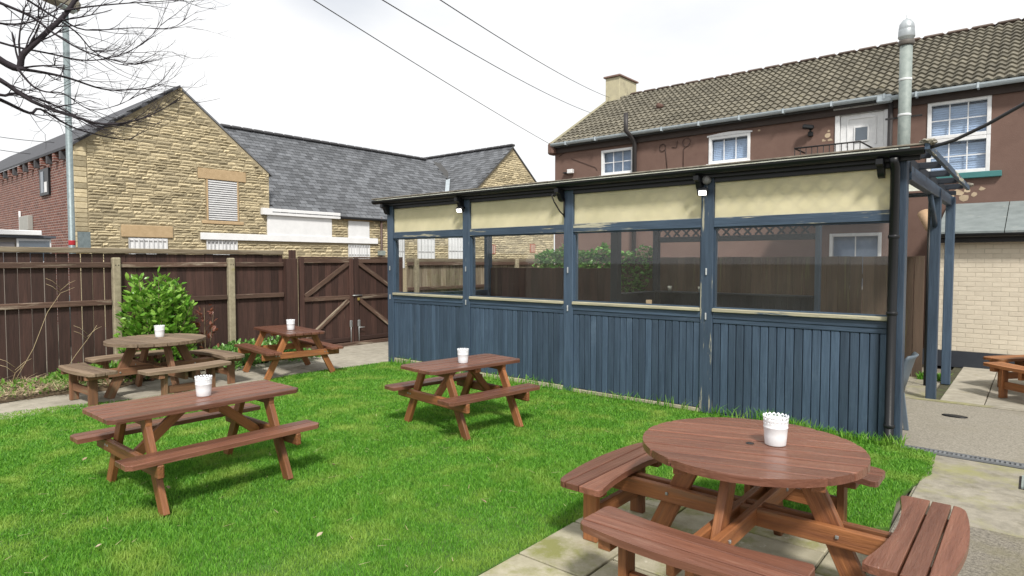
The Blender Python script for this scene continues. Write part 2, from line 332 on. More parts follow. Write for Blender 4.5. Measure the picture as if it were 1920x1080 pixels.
# planting bed with uneven soil
def bed():
    V = []; F = []; nx, ny = 14, 60
    for j in range(ny + 1):
        y = .2 + (6.3 - .2) * j / ny; xe = -10.25 + .18 * math.sin(y * 2.1) + (.55 if y < 3. else max(0, .55 - (y - 3.) * .9))
        for i in range(nx + 1):
            x = -11.02 + (xe + 11.02) * i / nx
            V.append((x, y, .012 + .07 * math.sin(math.pi * min(1, (i + .6) / nx)) * (.6 + .4 * math.sin(x * 9 + y * 5)) + random.uniform(0, .018)))
    for j in range(ny):
        for i in range(nx): a = j * (nx + 1) + i; F.append((a, a + 1, a + nx + 2, a + nx + 1))
    tag(obj('planting_bed', mesh('planting_bed', V, F, True), BED), 'soil bed along the foot of the fence', kind='structure')
bed()
# drain channel
dr = empty('drain_channel', (0, 6.97, 0), 'narrow black slotted drain channel across the path by the lawn corner', 'drain')
bb('channel', dr, (-1.0, 6.915, -.05), (3.0, 7.03, -.004), BLACK)
for s_ in (6.918, 7.012): bb('edge_rail', dr, (-1.0, s_, -.003), (3.0, s_ + .014, .016), simple('drain_grey', (.16, .17, .18), .5))
for i in range(90):
    x = -.98 + i * .035
    bb('bar', dr, (x, 6.9335, -.002), (x + .018, 7.0105, .0135), MATS['drain_grey'])
gc = latheo('gully_cover', None, [(.11, .0), (.12, .012), (.125, .018), (.10, .021), (.0005, .0205)], BLACK, (-.69, 8.69, .004), 20)
gc.scale = (1, .55, 1); tag(gc, 'dark oval gully cover set in the worn tarmac yard', 'drain cover')
cv = empty('drain_end_grate', (-.02, 6.42, .01), 'small metal drain grate at the right edge below the slotted channel', 'drain')
for i in range(6): bb('bar', cv, (-.06 + i * .03, 6.25, .012), (-.045 + i * .03, 6.6, .026), ZINC)
bb('frame', cv, (-.075, 6.235, .0105), (.12, 6.615, .0118), BLACK)

# grass: blades as one object
def inlawn(x, y):
    P = LAWN; c = np.zeros(len(x), bool); n = len(P); j = n - 1
    for i in range(n):
        xi, yi = P[i]; xj, yj = P[j]
        c ^= ((yi > y) != (yj > y)) & (x < (xj - xi) * (y - yi) / (yj - yi + 1e-9) + xi); j = i
    return c
def grass_points():
    out = []
    n = 1900000
    x = RNG.uniform(-9.3, -.6, n); y = RNG.uniform(.2, 7.1, n)
    k = inlawn(x, y); x = x[k]; y = y[k]
    fx, fy = -.6418, .7668
    d = x * fx + y * fy; lat = x * .7668 + y * .6418
    vis = (d > 2.3) & (np.abs(lat) < d * .87 + .5)
    p = np.where(vis, np.clip(13. / np.maximum(d, 1.) ** 1.55, .10, 1.0), .035)
    k = RNG.random(len(x)) < p * .42
    return x[k], y[k]
def blades(name, x, y, h0, h1, wd, mat, label, lean=.5):
    n = len(x); a = RNG.uniform(0, 2 * np.pi, n); h = RNG.uniform(h0, h1, n) * (1 + .35 * np.sin(x * 3.1 + 1.3 * y) * np.sin(y * 2.7 - x))
    d = np.hypot(x, y); wv = wd * RNG.uniform(.7, 1.3, n) * np.clip(d / 4.5, .8, 2.2)
    la = RNG.uniform(0, 2 * np.pi, n); ll = h * RNG.uniform(.1, lean * 2, n)
    wx, wy = np.cos(a) * wv, np.sin(a) * wv; lx, ly = np.cos(la) * ll, np.sin(la) * ll
    V = np.zeros((n, 5, 3), np.float32)
    V[:, 0] = np.stack([x - wx, y - wy, 0 * x - .002], 1); V[:, 1] = np.stack([x + wx, y + wy, 0 * x - .002], 1)
    V[:, 2] = np.stack([x + wx * .8 + lx * .35, y + wy * .8 + ly * .35, h * .6], 1); V[:, 3] = np.stack([x - wx * .8 + lx * .35, y - wy * .8 + ly * .35, h * .6], 1)
    V[:, 4] = np.stack([x + lx, y + ly, h * .95], 1)
    me = bpy.data.meshes.new(name); b = (np.arange(n) * 5)[:, None]
    q = (b + np.array([0, 1, 2, 3])).ravel(); t = (b + np.array([3, 2, 4])).ravel()
    li = np.empty((n, 7), np.int32); li[:, :4] = q.reshape(n, 4); li[:, 4:] = t.reshape(n, 3)
    me.vertices.add(n * 5); me.vertices.foreach_set('co', V.ravel()); me.loops.add(n * 7); me.loops.foreach_set('vertex_index', li.ravel())
    me.polygons.add(n * 2); ls = (np.arange(n)[:, None] * 7 + np.array([0, 4])).ravel(); me.polygons.foreach_set('loop_start', ls.astype(np.int32))
    me.update(calc_edges=True); me.validate()
    at = me.attributes.new('rv', 'FLOAT', 'FACE'); at.data.foreach_set('value', np.repeat(RNG.random(n), 2).astype(np.float32))
    return tag(obj(name, me, mat), label, kind='stuff')
GRASS = leafmat('lawn_grass', (.052, .205, .012), (.205, .47, .045), .38, .6, patch=((.30, .45, .075), 2.6))
gx, gy = grass_points()
blades('lawn_grass', gx, gy, .016, .040, .0024, GRASS, 'short bright green grass covering the lawn')
# long tufts against the shelter foot and the lawn edges
n = 1500; tx = np.concatenate([RNG.uniform(-2.3, -.95, 900), RNG.uniform(-8.6, -2.3, 600)]); ty = np.concatenate([RNG.normal(6.93, .05, 900), RNG.normal(7.0, .025, 600)])
k = ty < 7.05; blades('edge_grass', tx[k], ty[k], .06, .17, .0028, GRASS, 'longer grass tufts against the foot of the shelter', .45)
tx = RNG.uniform(-1.36, -1.0, 900); ty = RNG.uniform(11.12, 11.5, 900)
blades('strip_grass', tx, ty, .05, .13, .004, GRASS, 'small grass strip between shelter posts and cream wall')
# fallen leaves and straws on the lawn
DRY = leafmat('dry_leaf', (.30, .22, .13), (.45, .38, .27), .15, .8)
def leafshape(l, w, fold=.25, curl=.2):
    V = [(0, 0, 0), (l * .3, w * .45, fold * w), (l * .65, w * .42, fold * w + curl * l * .2), (l, 0, curl * l), (l * .65, -w * .42, fold * w + curl * l * .2), (l * .3, -w * .45, fold * w), (l * .5, 0, curl * l * .12)]
    return V, [(0, 6, 1), (1, 6, 2), (2, 6, 3), (0, 5, 6), (5, 4, 6), (4, 3, 6)]
LV = leafshape(.07, .055, .3, .45); leafme = mesh('fallen_leaf', *LV)
spots = [(-5.05, 1.95, 'beneath the bench of the nearest long picnic table'), (-4.35, 1.25, 'on the lawn near the bottom left corner'), (-4.55, 3.1, 'beside the right foot of the nearest long table'), (-3.0, 3.3, 'on the lawn left of the large round table'), (-3.45, 2.2, 'alone in the middle of the near lawn'), (-2.6, 4.4, 'on the lawn behind the left round bench'), (-5.75, 3.4, 'on the lawn between the two long tables'), (-6.35, 1.75, 'on the lawn left of the nearest long table')]
for i, (x, y, t) in enumerate(spots):
    o = obj('fallen_leaf', leafme, DRY, None, (x, y, .045), (random.uniform(-.4, .4), random.uniform(-.3, .3), random.uniform(0, 6)), (.6, .6, .6))
    tag(o, 'dry curled pale brown leaf lying ' + t, 'leaf', 'fallen leaves on the lawn')

# ================================================================== STONE BUILDING (left, behind the fence)
STONE = M('buff_sandstone', (.52, .45, .30), (.38, .32, .20), 9, .9, .8, 45, rnd=.34, wear=((.20, .165, .10), .57, 3.5, .16))
ASHL = M('dressed_sandstone', (.50, .37, .22), (.40, .29, .165), 8, .88, .35, 60, rnd=.06)
MORT = M('lime_mortar', (.42, .36, .24), (.27, .225, .145), 20, .95, .5, 60, rnd=0)
SLATE = M('grey_slate', (.125, .132, .142), (.080, .086, .096), 6, .55, .35, 40, rnd=.38, wear=((.20, .195, .18), .66, 5., .1))
RIDGE = M('dark_ridge_tile', (.075, .075, .08), (.05, .05, .055), 10, .8, .4, 50, rnd=.2)
BRICKW = M('red_brickwork', (.235, .085, .058), (.14, .052, .040), 6, .9, .5, 60, rnd=0, brick=((R(-90), 0, 0), .225, .075, .011, (1.5, 3.3, 4.2)), wear2=((.50, .40, .30), .64, 7., .04))
LEAD = M('lead_flashing', (.38, .43, .46), (.28, .32, .35), 5, .5, .15, rnd=0)
XG = -20.; GY0, GY1, GYA = 5.52, 11.12, 8.28; GZ0, GZ1, GZA = 4.92, 4.74, 7.0
sb = empty('stone_building', (-24, 12, -.06), 'long buff sandstone building with slate roofs and a gable behind the fence', 'building')
def wallpoly(name, poly, x, mat, th=.35, parent=sb):
    n = len(poly); V = [(x, y, z) for y, z in poly] + [(x - th, y, z) for y, z in poly]
    F = [tuple(range(n)), tuple(range(2 * n - 1, n - 1, -1))] + [(i, n + i, n + (i + 1) % n, (i + 1) % n) for i in range(n)]
    o0 = org(parent); return obj(name, mesh(name, [Vector(v) - o0 for v in V], F), mat, parent)
def zg(y): return GZ0 + (GZA - GZ0) * (y - GY0) / (GYA - GY0) if y < GYA else GZ1 + (GZA - GZ1) * (GY1 - y) / (GY1 - GYA)
wallpoly('gable_wall', [(GY0, -.06), (GY1, -.06), (GY1, GZ1), (GYA, GZA), (GY0, GZ0)], XG, MORT)
wallpoly('wing_wall', [(GY1 + .004, -.06), (21.2, -.06), (21.2, 3.48), (GY1 + .004, 3.48)], XG - .002, MORT)
G2A, G2Z, G2Y0, G2Y1, G2E = 23.9, 7.35, 20.6, 27.4, 4.55
wallpoly('far_gable_wall', [(21.204, -.06), (G2Y1, -.06), (G2Y1, G2E), (G2A, G2Z), (21.204, G2E + (G2Z - G2E) * (21.204 - G2Y0) / (G2A - G2Y0))], XG + .001, MORT)
# openings (y0,y1,z0,z1) that stones keep clear of
OPEN = [(9.00, 10.06, 3.06, 4.34), (8.76, 10.32, 4.34, 4.68), (8.86, 10.22, 2.95, 3.07), (6.78, 7.84, 1.5, 2.47), (6.60, 8.02, 2.47, 2.83), (8.78, 15.62, 2.455, 2.675), (8.98, 9.98, 1.5, 2.456),
        (10.78, 13.86, 3.33, 3.62), (11.0, 13.55, 2.65, 3.36), (14.25, 15.25, 2.6, 3.31), (14.25, 15.25, 1.5, 2.43), (16.4, 17.0, 1.5, 2.86), (17.7, 18.68, 1.5, 2.86), (19.5, 20.48, 1.5, 2.96), (14.05, 15.45, 3.31, 3.42)]
def stone_me(seed):
    rr = random.Random(seed); bm = bmesh.new()
    nx = 4; V = []
    for i in range(nx + 1):
        for j in range(3):
            y = -.5 + i / nx; z = -.5 + j / 2
            e = (i in (0, nx)) or j in (0, 2)
            V.append((rr.uniform(.15, .4) if e else rr.uniform(.75, 1.25), y + (rr.uniform(-.05, .05) if 0 < i < nx else rr.uniform(0, .02) * (1 if i == 0 else -1)), z + (rr.uniform(-.06, .06) if j == 1 else rr.uniform(0, .09) * (1 if j == 0 else -1))))
    F = [(i * 3 + j, (i + 1) * 3 + j, (i + 1) * 3 + j + 1, i * 3 + j + 1) for i in range(nx) for j in range(2)]
    o = len(V); ring = [0, 3, 6, 9, 12, 13, 14, 11, 8, 5, 2, 1]
    for k in ring: V.append((-.6, V[k][1], V[k][2]))
    for a in range(12): F.append((ring[(a + 1) % 12], ring[a], o + a, o + (a + 1) % 12))
    me = mesh('stone', V, F, False); me.materials.append(STONE); return me, V, F
STM = [stone_me(i) for i in range(10)]
stones = []
def course(y0, y1, z0, z1, top, lo=.062, hi=.125, l0=.14, l1=.48):
    z = z0
    while z < z1:
        h = random.uniform(lo, hi); y = y0 - random.uniform(0, .2)
        while y < y1:
            ln = random.uniform(l0, l1); a, b = max(y, y0), min(y + ln, y1); y += ln
            if b - a < .07: continue
            cuts = [(a, b)]
            for (p, q, r, s) in OPEN:
                if z + h > r + .01 and z < s - .01:
                    new = []
                    for (c, d) in cuts:
                        if d <= p or c >= q: new.append((c, d)); continue
                        if p - c > .06: new.append((c, p))
                        if d - q > .06: new.append((q, d))
                    cuts = new
            for c, d in cuts:
                lim = min(top(c + .01), top(d - .01)) if top else 99
                if top and z + h > lim:
                    while d - c > .1 and z + h > min(top(c), top(d)):
                        if top(c) < top(d): c += .05
                        else: d -= .05
                    if d - c <= .1: continue
                stones.append((c, d, z, min(z + h, z1)))
        z += h
course(GY0 + .30, GY1, 1.55, 7.0, lambda y: zg(y) - .05)
near = len(stones)
course(GY1, 16.2, 1.55, 3.47, None)
nw = len(stones)
course(16.2, 27.35, 1.55, 3.3, None)
course(21.21, G2Y1, 3.3, 7.3, lambda y: (G2E + (G2Z - G2E) * ((y - G2Y0) / (G2A - G2Y0) if y < G2A else (G2Y1 - y) / (G2Y1 - G2A))) - .05)
order = sorted(range(len(stones)), key=lambda i: -((stones[i][1] - stones[i][0]) * (stones[i][3] - stones[i][2])) / (400 + stones[i][0] ** 2) if i < nw else 0)
pick = set(order[:300]); rest = Soup(); o0 = org(sb); gw = next(o for o in sb.children if o.name.startswith('gable_wall')); ww = next(o for o in sb.children if o.name.startswith('wing_wall'))
for i, (a, b, c, d) in enumerate(stones):
    me, V, F = random.choice(STM); dep = random.uniform(.014, .042); sc = (dep, (b - a) - .014, (d - c) - .013)
    loc = (XG + .004, (a + b) / 2, (c + d) / 2)
    if i in pick:
        o = obj('stone', me, None, gw if i < near else ww, Vector(loc) - o0, (random.uniform(-.02, .02), 0, 0), sc)
    else: rest.add(transform(V, loc, None, sc), F)
tag(rest.build('rubble_stonework', STONE, sb), kind='stuff')
# dressed corner quoins of the gable
z = 1.5; k = 0
while z < GZ0 - .1:
    h = random.uniform(.10, .19); bb('quoin', gw, (XG - .2, GY0 - .012, z + .005), (XG + random.uniform(.015, .03), GY0 + .29, min(z + h, GZ0) - .005), STONE, .012); z += h; k += 1
for nm, a, b in (('lintel', (8.78, 4.35), (10.30, 4.67)), ('lintel', (6.62, 2.48), (8.00, 2.82)), ('sill', (8.88, 2.96), (10.2, 3.06))):
    bb(nm, gw, (XG - .05, a[0], a[1]), (XG + .045, b[0], b[1]), ASHL, .01)
bb('lintel', ww, (XG - .05, 14.08, 3.315), (XG + .04, 15.42, 3.415), ASHL, .008)
# louvred shutter
sh = bb('window', gw, (XG - .04, 9.02, 3.07), (XG + .004, 10.04, 4.34), simple('shutter_shadow_grey', (.16, .16, .18), .7))
for i in range(18):
    zz = 3.085 + i * .0695
    box('slat', sh, (XG + .018, 9.53, zz + .03), (.018, .94, .040), WHITE)
for yy in (9.02, 10.0): bb('frame', sh, (XG + .006, yy, 3.075), (XG + .05, yy + .04, 4.335), ASHL)
# low windows with bars, white boards
def barred(y0, y1, z0, z1, par, nb=8):
    wdw = bb('window', par, (XG - .03, y0, z0), (XG + .012, y1, z1), WPAINT)
    for i in range(nb + 1):
        y = y0 + (y1 - y0) * i / nb; bb('bar', wdw, (XG + .03, y - .014, z0), (XG + .052, y + .014, z1 - .01), simple('white_bar', (.62, .63, .64), .5))
    for zz in (z1 - .10, (z0 + z1) / 2): bb('rail', wdw, (XG + .0125, y0, zz), (XG + .028, y1, zz + .03), simple('grey_rail', (.36, .36, .36), .5))
barred(6.80, 7.82, 1.6, 2.46, gw); barred(9.0, 9.96, 1.6, 2.45, gw); barred(14.27, 15.23, 1.6, 2.42, ww)
for y0, y1, zt in ((16.42, 16.98, 2.84), (17.72, 18.66, 2.84), (19.52, 20.46, 2.94)):
    barred(y0, y1, 1.5, zt, ww, 5)
bb('band_board', sb, (XG + .02, 8.80, 2.46), (XG + .10, 15.60, 2.67), WPAINT, .008)
bb('fascia_board', sb, (XG + .004, 10.80, 3.34), (XG + .16, 13.84, 3.56), WPAINT, .008)
bb('boarded_window', ww, (XG - .03, 11.02, 2.675), (XG + .06, 13.53, 3.335), WPAINT, .006)
bb('boarded_window', ww, (XG - .03, 14.27, 2.675), (XG + .05, 15.23, 3.31), WPAINT, .006)
tubeo('downpipe', sb, [(XG + .12, 15.75, 3.5), (XG + .12, 15.75, .0)], .045, simple('brown_pipe', (.10, .06, .05), .5))
bb('meter_box', sb, (XG + .04, 15.62, 2.02), (XG + .2, 15.88, 2.2), ZINC)
for y0, zz in ((22.2, 2.35), (25.3, 2.45)):
    vb = bb('air_brick', sb, (XG + .0, y0, zz - .22), (XG + .045, y0 + .42, zz + .22), M('terracotta', (.40, .14, .08), rnd=.1))
    for i in range(3): bb('slot', vb, (XG + .046, y0 + .06 + i * .12, zz - .18), (XG + .05, y0 + .12 + i * .12, zz + .18), simple('pale_slot', (.5, .4, .33), .8))
# brick side wall (faces the garden's left), eaves corbels, small window, meter cupboard
bw = bb('brick_wall', sb, (-40, 5.50, -.06), (XG - .202, 5.85, 4.88), BRICKW)
for i in range(18): bb('corbel', bw, (XG - .75 - i * .62, 5.38, 4.58), (XG - .60 - i * .62, 5.499, 4.80), RIDGE if i % 2 == 0 else MATS['red_brickwork'])
wn = bb('window', sb, (-22.95, 5.44, 3.72), (-22.05, 5.499, 4.5), BLACK)
bb('pane', wn, (-22.78, 5.43, 3.80), (-22.50, 5.4395, 4.42), DGLASS); bb('pane', wn, (-22.44, 5.43, 3.80), (-22.2, 5.4395, 4.10), WHITE)
bb('meter_cupboard', sb, (-25.0, 5.36, 2.75), (-24.0, 5.498, 3.2), simple('grey_cupboard', (.42, .42, .39), .6), .01)
tubeo('conduit', sb, [(-25.3, 5.45, 2.3), (-25.3, 5.45, 3.4)], .03, WHITE)
# roofs: gable roof running away, main wing roof of slates, far cross roof
def roofslab(name, a, b, c, d, mat, th=.07, parent=sb):
    """quad a,b (eave) c,d (ridge) given thickness downward"""
    o0 = org(parent); P = [Vector(p) - o0 for p in (a, b, c, d)]; Q = [p - Vector((0, 0, th)) for p in P]
    F = [(0, 1, 2, 3), (7, 6, 5, 4), (0, 4, 5, 1), (1, 5, 6, 2), (2, 6, 7, 3), (3, 7, 4, 0)]
    return obj(name, mesh(name, P + Q, F), mat, parent)
ex = .10; SLATED = M('grazing_dark_slate', (.075, .078, .088), (.045, .047, .055), 6, .75, .4, 30, rnd=0)  # shade put into the slate colour: darker copy for the slope seen at grazing
roofslab('gable_roof_slope', (XG + ex, GY0 - .14, GZ0 - .03), (-40, GY0 - .14, GZ0 - .03), (-40, GYA, GZA + .07), (XG + ex, GYA, GZA + .07), SLATED)
roofslab('gable_roof_slope', (-40, GY1 + .12, GZ1 - .02), (XG + .03, GY1 + .12, GZ1 - .02), (XG + .03, GYA + .001, GZA + .069), (-40, GYA + .001, GZA + .069), SLATE)
for i in range(6):
    t = .12 + i * .15; y = GY0 - .14 + (GYA - GY0 + .14) * t; zz = GZ0 - .03 + (GZA + .1 - GZ0) * t
    box('slate', sb, (XG + ex - .05, y, zz + .03), (.5, .34, .03), SLATE, rot=(math.atan2(GZA + .2 - GZ0, GYA - GY0 + .28), 0, 0))
bb('verge_mortar', sb, (XG + .035, GYA - .06, GZA - .08), (XG + .06, GYA + .06, GZA + .0), MORT)
EX, EZ, RX, RZ = XG + .14, 3.44, -23.6, 6.82
rs = roofslab('wing_roof', (EX, GY1 + .03, EZ - .02), (EX, 22.5, EZ - .02), (RX, 22.5, RZ - .02), (RX, GY1 + .03, RZ - .02), simple('roof_batten', (.07, .07, .07), .8))
sl = Vector((RX - EX, 0, RZ - EZ)); SLN = sl.length; sd_ = sl.normalized(); ang = math.atan2(RZ - EZ, EX - RX)
rot = Matrix.Rotation(ang, 3, 'Y')
def slate_V(wd, ln): return [(-ln / 2, -wd / 2, .012), (ln / 2, -wd / 2, .030), (ln / 2, wd / 2, .030), (-ln / 2, wd / 2, .012), (-ln / 2, -wd / 2, 0), (ln / 2, -wd / 2, 0), (ln / 2, wd / 2, 0), (-ln / 2, wd / 2, 0)]
BOXF = [(0, 1, 2, 3), (0, 4, 5, 1), (1, 5, 6, 2), (2, 6, 7, 3), (3, 7, 4, 0), (7, 6, 5, 4)]
slatem = mesh('slate', slate_V(.284, .30), BOXF); slatem.materials.append(SLATE)
rest = Soup(); rows = int(SLN / .2); cnt = 0; cand = []
for r in range(rows):
    p = Vector((EX, 0, EZ)) + sd_ * (r * .2 + .13)
    y = GY1 + .17 + (.15 if r % 2 else 0)
    while y < 21.9:
        # stays on this side of the valley with the cross roof
        cand.append((p.x, y, p.z)); y += .30
cand.sort(key=lambda q: q[1])
for i, q in enumerate(cand):
    # local +x of a slate points down the slope
    tilt = random.uniform(-.012, .012)
    if i < 300: obj('slate', slatem, None, rs, Vector(q) - org(rs), (0, ang, tilt))
    else: rest.add(transform(slate_V(.284, .30), q, rot @ Matrix.Rotation(tilt, 3, 'Z')), BOXF)
tag(rest.build('slate_courses', SLATE, sb), kind='stuff')
for i in range(34):
    y = GY1 + .05 + i * .43
    if y < 21.2: box('ridge_tile', rs, (RX, y + .2, RZ + .03), (.3, .42, .12), RIDGE, bev=.04)
bb('wing_gutter', sb, (XG + .11, 13.86, 3.36), (XG + .22, 21.2, 3.44), BLACK, .02)
# far cross roof (slopes towards the garden), its verge and the lead valley
fr0 = roofslab('cross_roof', (XG + .12, 19.4, 3.60), (-40, 19.4, 3.60), (-40, G2A, G2Z + .08), (XG + .12, G2A, G2Z + .08), simple('roof_batten', (.07, .07, .07), .8))
roofslab('cross_roof_back', (-40, G2Y1 + .2, G2E - .1), (XG + .05, G2Y1 + .2, G2E - .1), (XG + .05, G2A + .001, G2Z + .079), (-40, G2A + .001, G2Z + .079), SLATE)
rest = Soup(); dv = Vector((0, G2A - 19.4, G2Z + .08 - 3.6)); n_ = int(dv.length / .2); dn = dv.normalized(); a2 = math.atan2(dv.z, dv.y)
for r in range(n_):
    p = Vector((0, 19.4, 3.6)) + dn * (r * .2 + .12); x = XG + .12 - .15 - (.15 if r % 2 else 0)
    while x > -31:
        rest.add(transform(slate_V(.292, .31), (x, p.y, p.z), Matrix.Rotation(a2, 3, 'X') @ Matrix.Rotation(R(-90), 3, 'Z')), BOXF); x -= .30
tag(rest.build('cross_roof_slates', SLATE, sb), kind='stuff')
for i in range(24): box('ridge_tile', fr0, (XG - .1 - i * .43, G2A, G2Z + .12), (.42, .28, .12), RIDGE, bev=.04)
vy = lambda t: (EX + (RX - EX) * t, 19.4 + (EZ + (RZ - EZ) * t - 3.6) / dv.z * dv.y, EZ + (RZ - EZ) * t)
va, vb = Vector(vy(.02)), Vector(vy(.66))
sg = roofslab('valley_flashing', va + Vector((.02, -.2, .07)), va + Vector((0, .10, .17)), vb + Vector((0, .10, .17)), vb + Vector((.02, -.2, .07)), LEAD, .03)

# ================================================================== cabin behind the fence, lamp post
cb = empty('cabin', (-14.0, 2.3, -.06), 'low cabin with white roof edge and grey window above the left fence', 'cabin')
bb('wall', cb, (-15.6, .2, -.06), (-14.0, 3.46, 2.2), simple('cabin_wall', (.32, .28, .24), .8))
bb('roof', cb, (-15.8, 0, 2.245), (-13.85, 3.3, 2.335), WPAINT, .01); bb('fascia', cb, (-15.7, .1, 2.202), (-13.9, 3.52, 2.244), simple('cabin_fascia', (.09, .10, .12), .6))
wf = bb('window', cb, (-13.998, 2.95, 1.75), (-13.96, 3.46, 2.19), WHITE); bb('pane', wf, (-13.958, 2.98, 1.79), (-13.95, 3.43, 2.15), DGLASS)
bb('panel', cb, (-13.998, 2.35, 1.75), (-13.97, 2.92, 2.12), simple('cabin_panel', (.20, .19, .20), .7))
lp = empty('lamp_post', (-16, 4.34, -.06), 'tall grey steel street lamp post behind the fence at left', 'street lamp')
latheo('column', lp, [(.10, -.06), (.10, 1.0), (.066, 1.06), (.060, 7.05)], LAMPM, (-16, 4.34, 0), 16)
latheo('red_band', lp, [(.0665, 2.13), (.067, 2.14), (.067, 2.22), (.0665, 2.23)], simple('red_tape', (.5, .03, .04), .5), (-16, 4.34, 0), 16)
bb('sign_plate', lp, (-15.92, 4.42, 2.06), (-15.90, 4.66, 2.42), LAMPM)
hd = box('lantern', lp, (-15.93, 4.22, 7.26), (.30, .72, .24), M('lantern_body', (.22, .20, .15), rough=.5), rot=(R(-12), 0, 0), bev=.05)
bowl = box('bowl', lp, (-15.92, 4.36, 7.14), (.24, .34, .10), simple('lamp_glass', (.5, .6, .6), .15), rot=(R(-12), 0, 0), bev=.03)

# ================================================================== PUB HOUSE (right, behind the shelter)
REND = M('brown_render', (.170, .106, .085), (.140, .086, .069), 3, .88, .4, 120, rnd=0, wear=((.115, .063, .050), .58, 1.6, .2), wear2=((.20, .13, .105), .60, .8, .2))
PANT = M('concrete_pantile', (.190, .175, .135), (.10, .092, .070), 8, .85, .5, 60, rnd=.22, wear=((.27, .25, .16), .62, 5., .12))
GUT = M('grey_gutter', (.46, .52, .56), (.36, .42, .46), 6, .45, .1, rnd=.04)
PY_, PX0, PX1, PZ = 14.5, -10.55, 5.0, 5.02; RY, RZP = 17.55, 6.90
ph = empty('pub_house', (-3, 16, -.06), 'long brown rendered house with pantile roof and white windows behind the shelter', 'building')
o0 = org(ph)
def house_wall():
    holes = [(-9.02, -8.06, 4.06, 4.72), (-6.06, -5.09, 4.07, 4.70), (-1.72, -.74, 3.43, 4.81), (-3.34, -2.36, 2.9, 4.90), (-3.40, -2.44, 1.2, 2.36)]
    xs = sorted({PX0, PX1, *[h[0] for h in holes], *[h[1] for h in holes]}); zs = sorted({-.06, PZ, *[h[2] for h in holes], *[h[3] for h in holes]})
    V = []; F = []
    def q(a, b, c, d): o = len(V); V.extend([Vector(p) - o0 for p in (a, b, c, d)]); F.append((o, o + 1, o + 2, o + 3))
    for i in range(len(xs) - 1):
        for j in range(len(zs) - 1):
            cx, cz = (xs[i] + xs[i + 1]) / 2, (zs[j] + zs[j + 1]) / 2
            if any(h[0] < cx < h[1] and h[2] < cz < h[3] for h in holes): continue
            q((xs[i], PY_, zs[j]), (xs[i + 1], PY_, zs[j]), (xs[i + 1], PY_, zs[j + 1]), (xs[i], PY_, zs[j + 1]))
    for (a, b, c, d) in holes:
        q((a, PY_, c), (a, PY_, d), (a, PY_ + .12, d), (a, PY_ + .12, c)); q((b, PY_, d), (b, PY_, c), (b, PY_ + .12, c), (b, PY_ + .12, d))
        q((a, PY_, d), (b, PY_, d), (b, PY_ + .12, d), (a, PY_ + .12, d)); q((b, PY_, c), (a, PY_, c), (a, PY_ + .12, c), (b, PY_ + .12, c))
    return obj('wall', mesh('wall', V, F), REND, ph)
house_wall()
e0 = Vector((0, 0, 0))
ge = [(PX0, PY_, -.06), (PX0, PY_, PZ), (PX0, RY, RZP - .06), (PX0, 20.6, PZ), (PX0, 20.6, -.06)]
obj('end_wall', mesh('end_wall', [Vector(p) - o0 for p in ge], [(0, 1, 2, 3, 4)]), REND, ph)
obj('end_wall', mesh('end_wall', [Vector((PX1, p[1], p[2])) - o0 for p in ge], [(4, 3, 2, 1, 0)]), REND, ph)
bb('back_wall', ph, (PX0, 20.6, -.06), (PX1, 20.7, PZ), REND)
for x_ in (PX0 - .02,): box('kneeler', ph, (x_, PY_ - .08, 4.93), (.20, .30, .34), REND, bev=.05)
pr = roofslab('roof', (PX0, PY_ - .16, PZ - .02), (PX1, PY_ - .16, PZ - .02), (PX1, RY, RZP), (PX0, RY, RZP), simple('roof_felt', (.05, .05, .05), .9), parent=ph)
roofslab('roof_back', (PX1, 20.75, PZ - .02), (PX0, 20.75, PZ - .02), (PX0, RY + .001, RZP - .001), (PX1, RY + .001, RZP - .001), PANT, parent=ph)
def tile_mesh(wd=.32, ln=.33):
    V = []; F = []; n = 13
    for i in range(n):
        t = i / (n - 1); x = (t - .5) * (wd + .004); h = .046 * (.5 - .5 * math.cos(4 * math.pi * t)) ** .8
        V += [(x, -ln / 2, h + .046), (x, ln / 2, h + .002), (x, -ln / 2, h - .004)]
    for i in range(n - 1): a = i * 3; b = a + 3; F += [(a, b, b + 1, a + 1), (a + 2, b + 2, b, a)]
    return V, F
TV, TF = tile_mesh(); tme = mesh('roof_tile', TV, TF, False); tme.materials.append(PANT)
dv = Vector((0, RY - PY_ + .16, RZP - PZ + .02)); dn = dv.normalized(); ra = math.atan2(dv.z, dv.y); rows = 15; pitch_ = dv.length / rows
cand = []
for r in range(rows):
    p = Vector((0, PY_ - .16, PZ - .02)) + dn * ((r + .5) * pitch_)
    for c in range(49): cand.append((PX0 + .22 + c * .32, p.y, p.z + .015))
cand = [q for q in cand if q[0] < PX1 - .1]
cand.sort(key=lambda q: 0 if False else (abs(q[0] + 2.6) if q[0] < 1.1 else 50 + q[0])); rest = Soup(); rm = Matrix.Rotation(ra, 3, 'X')
for i, q in enumerate(cand):
    tw = random.uniform(-.015, .015)
    if i < 300: obj('roof_tile', tme, None, pr, Vector(q) - o0, (ra, 0, tw), (1, pitch_ / .33 * 1.16, 1))
    else: rest.add(transform(TV, q, rm @ Matrix.Rotation(tw, 3, 'Z'), (1, pitch_ / .33 * 1.16, 1)), TF)
tag(rest.build('roof_tile_courses', PANT, ph), kind='stuff')
for i in range(34): box('ridge_tile', pr, (PX0 + .9 + i * .45, RY, RZP + .045), (.448, .24, .09), simple('ridge_brown', (.11, .08, .065), .8), bev=.05)
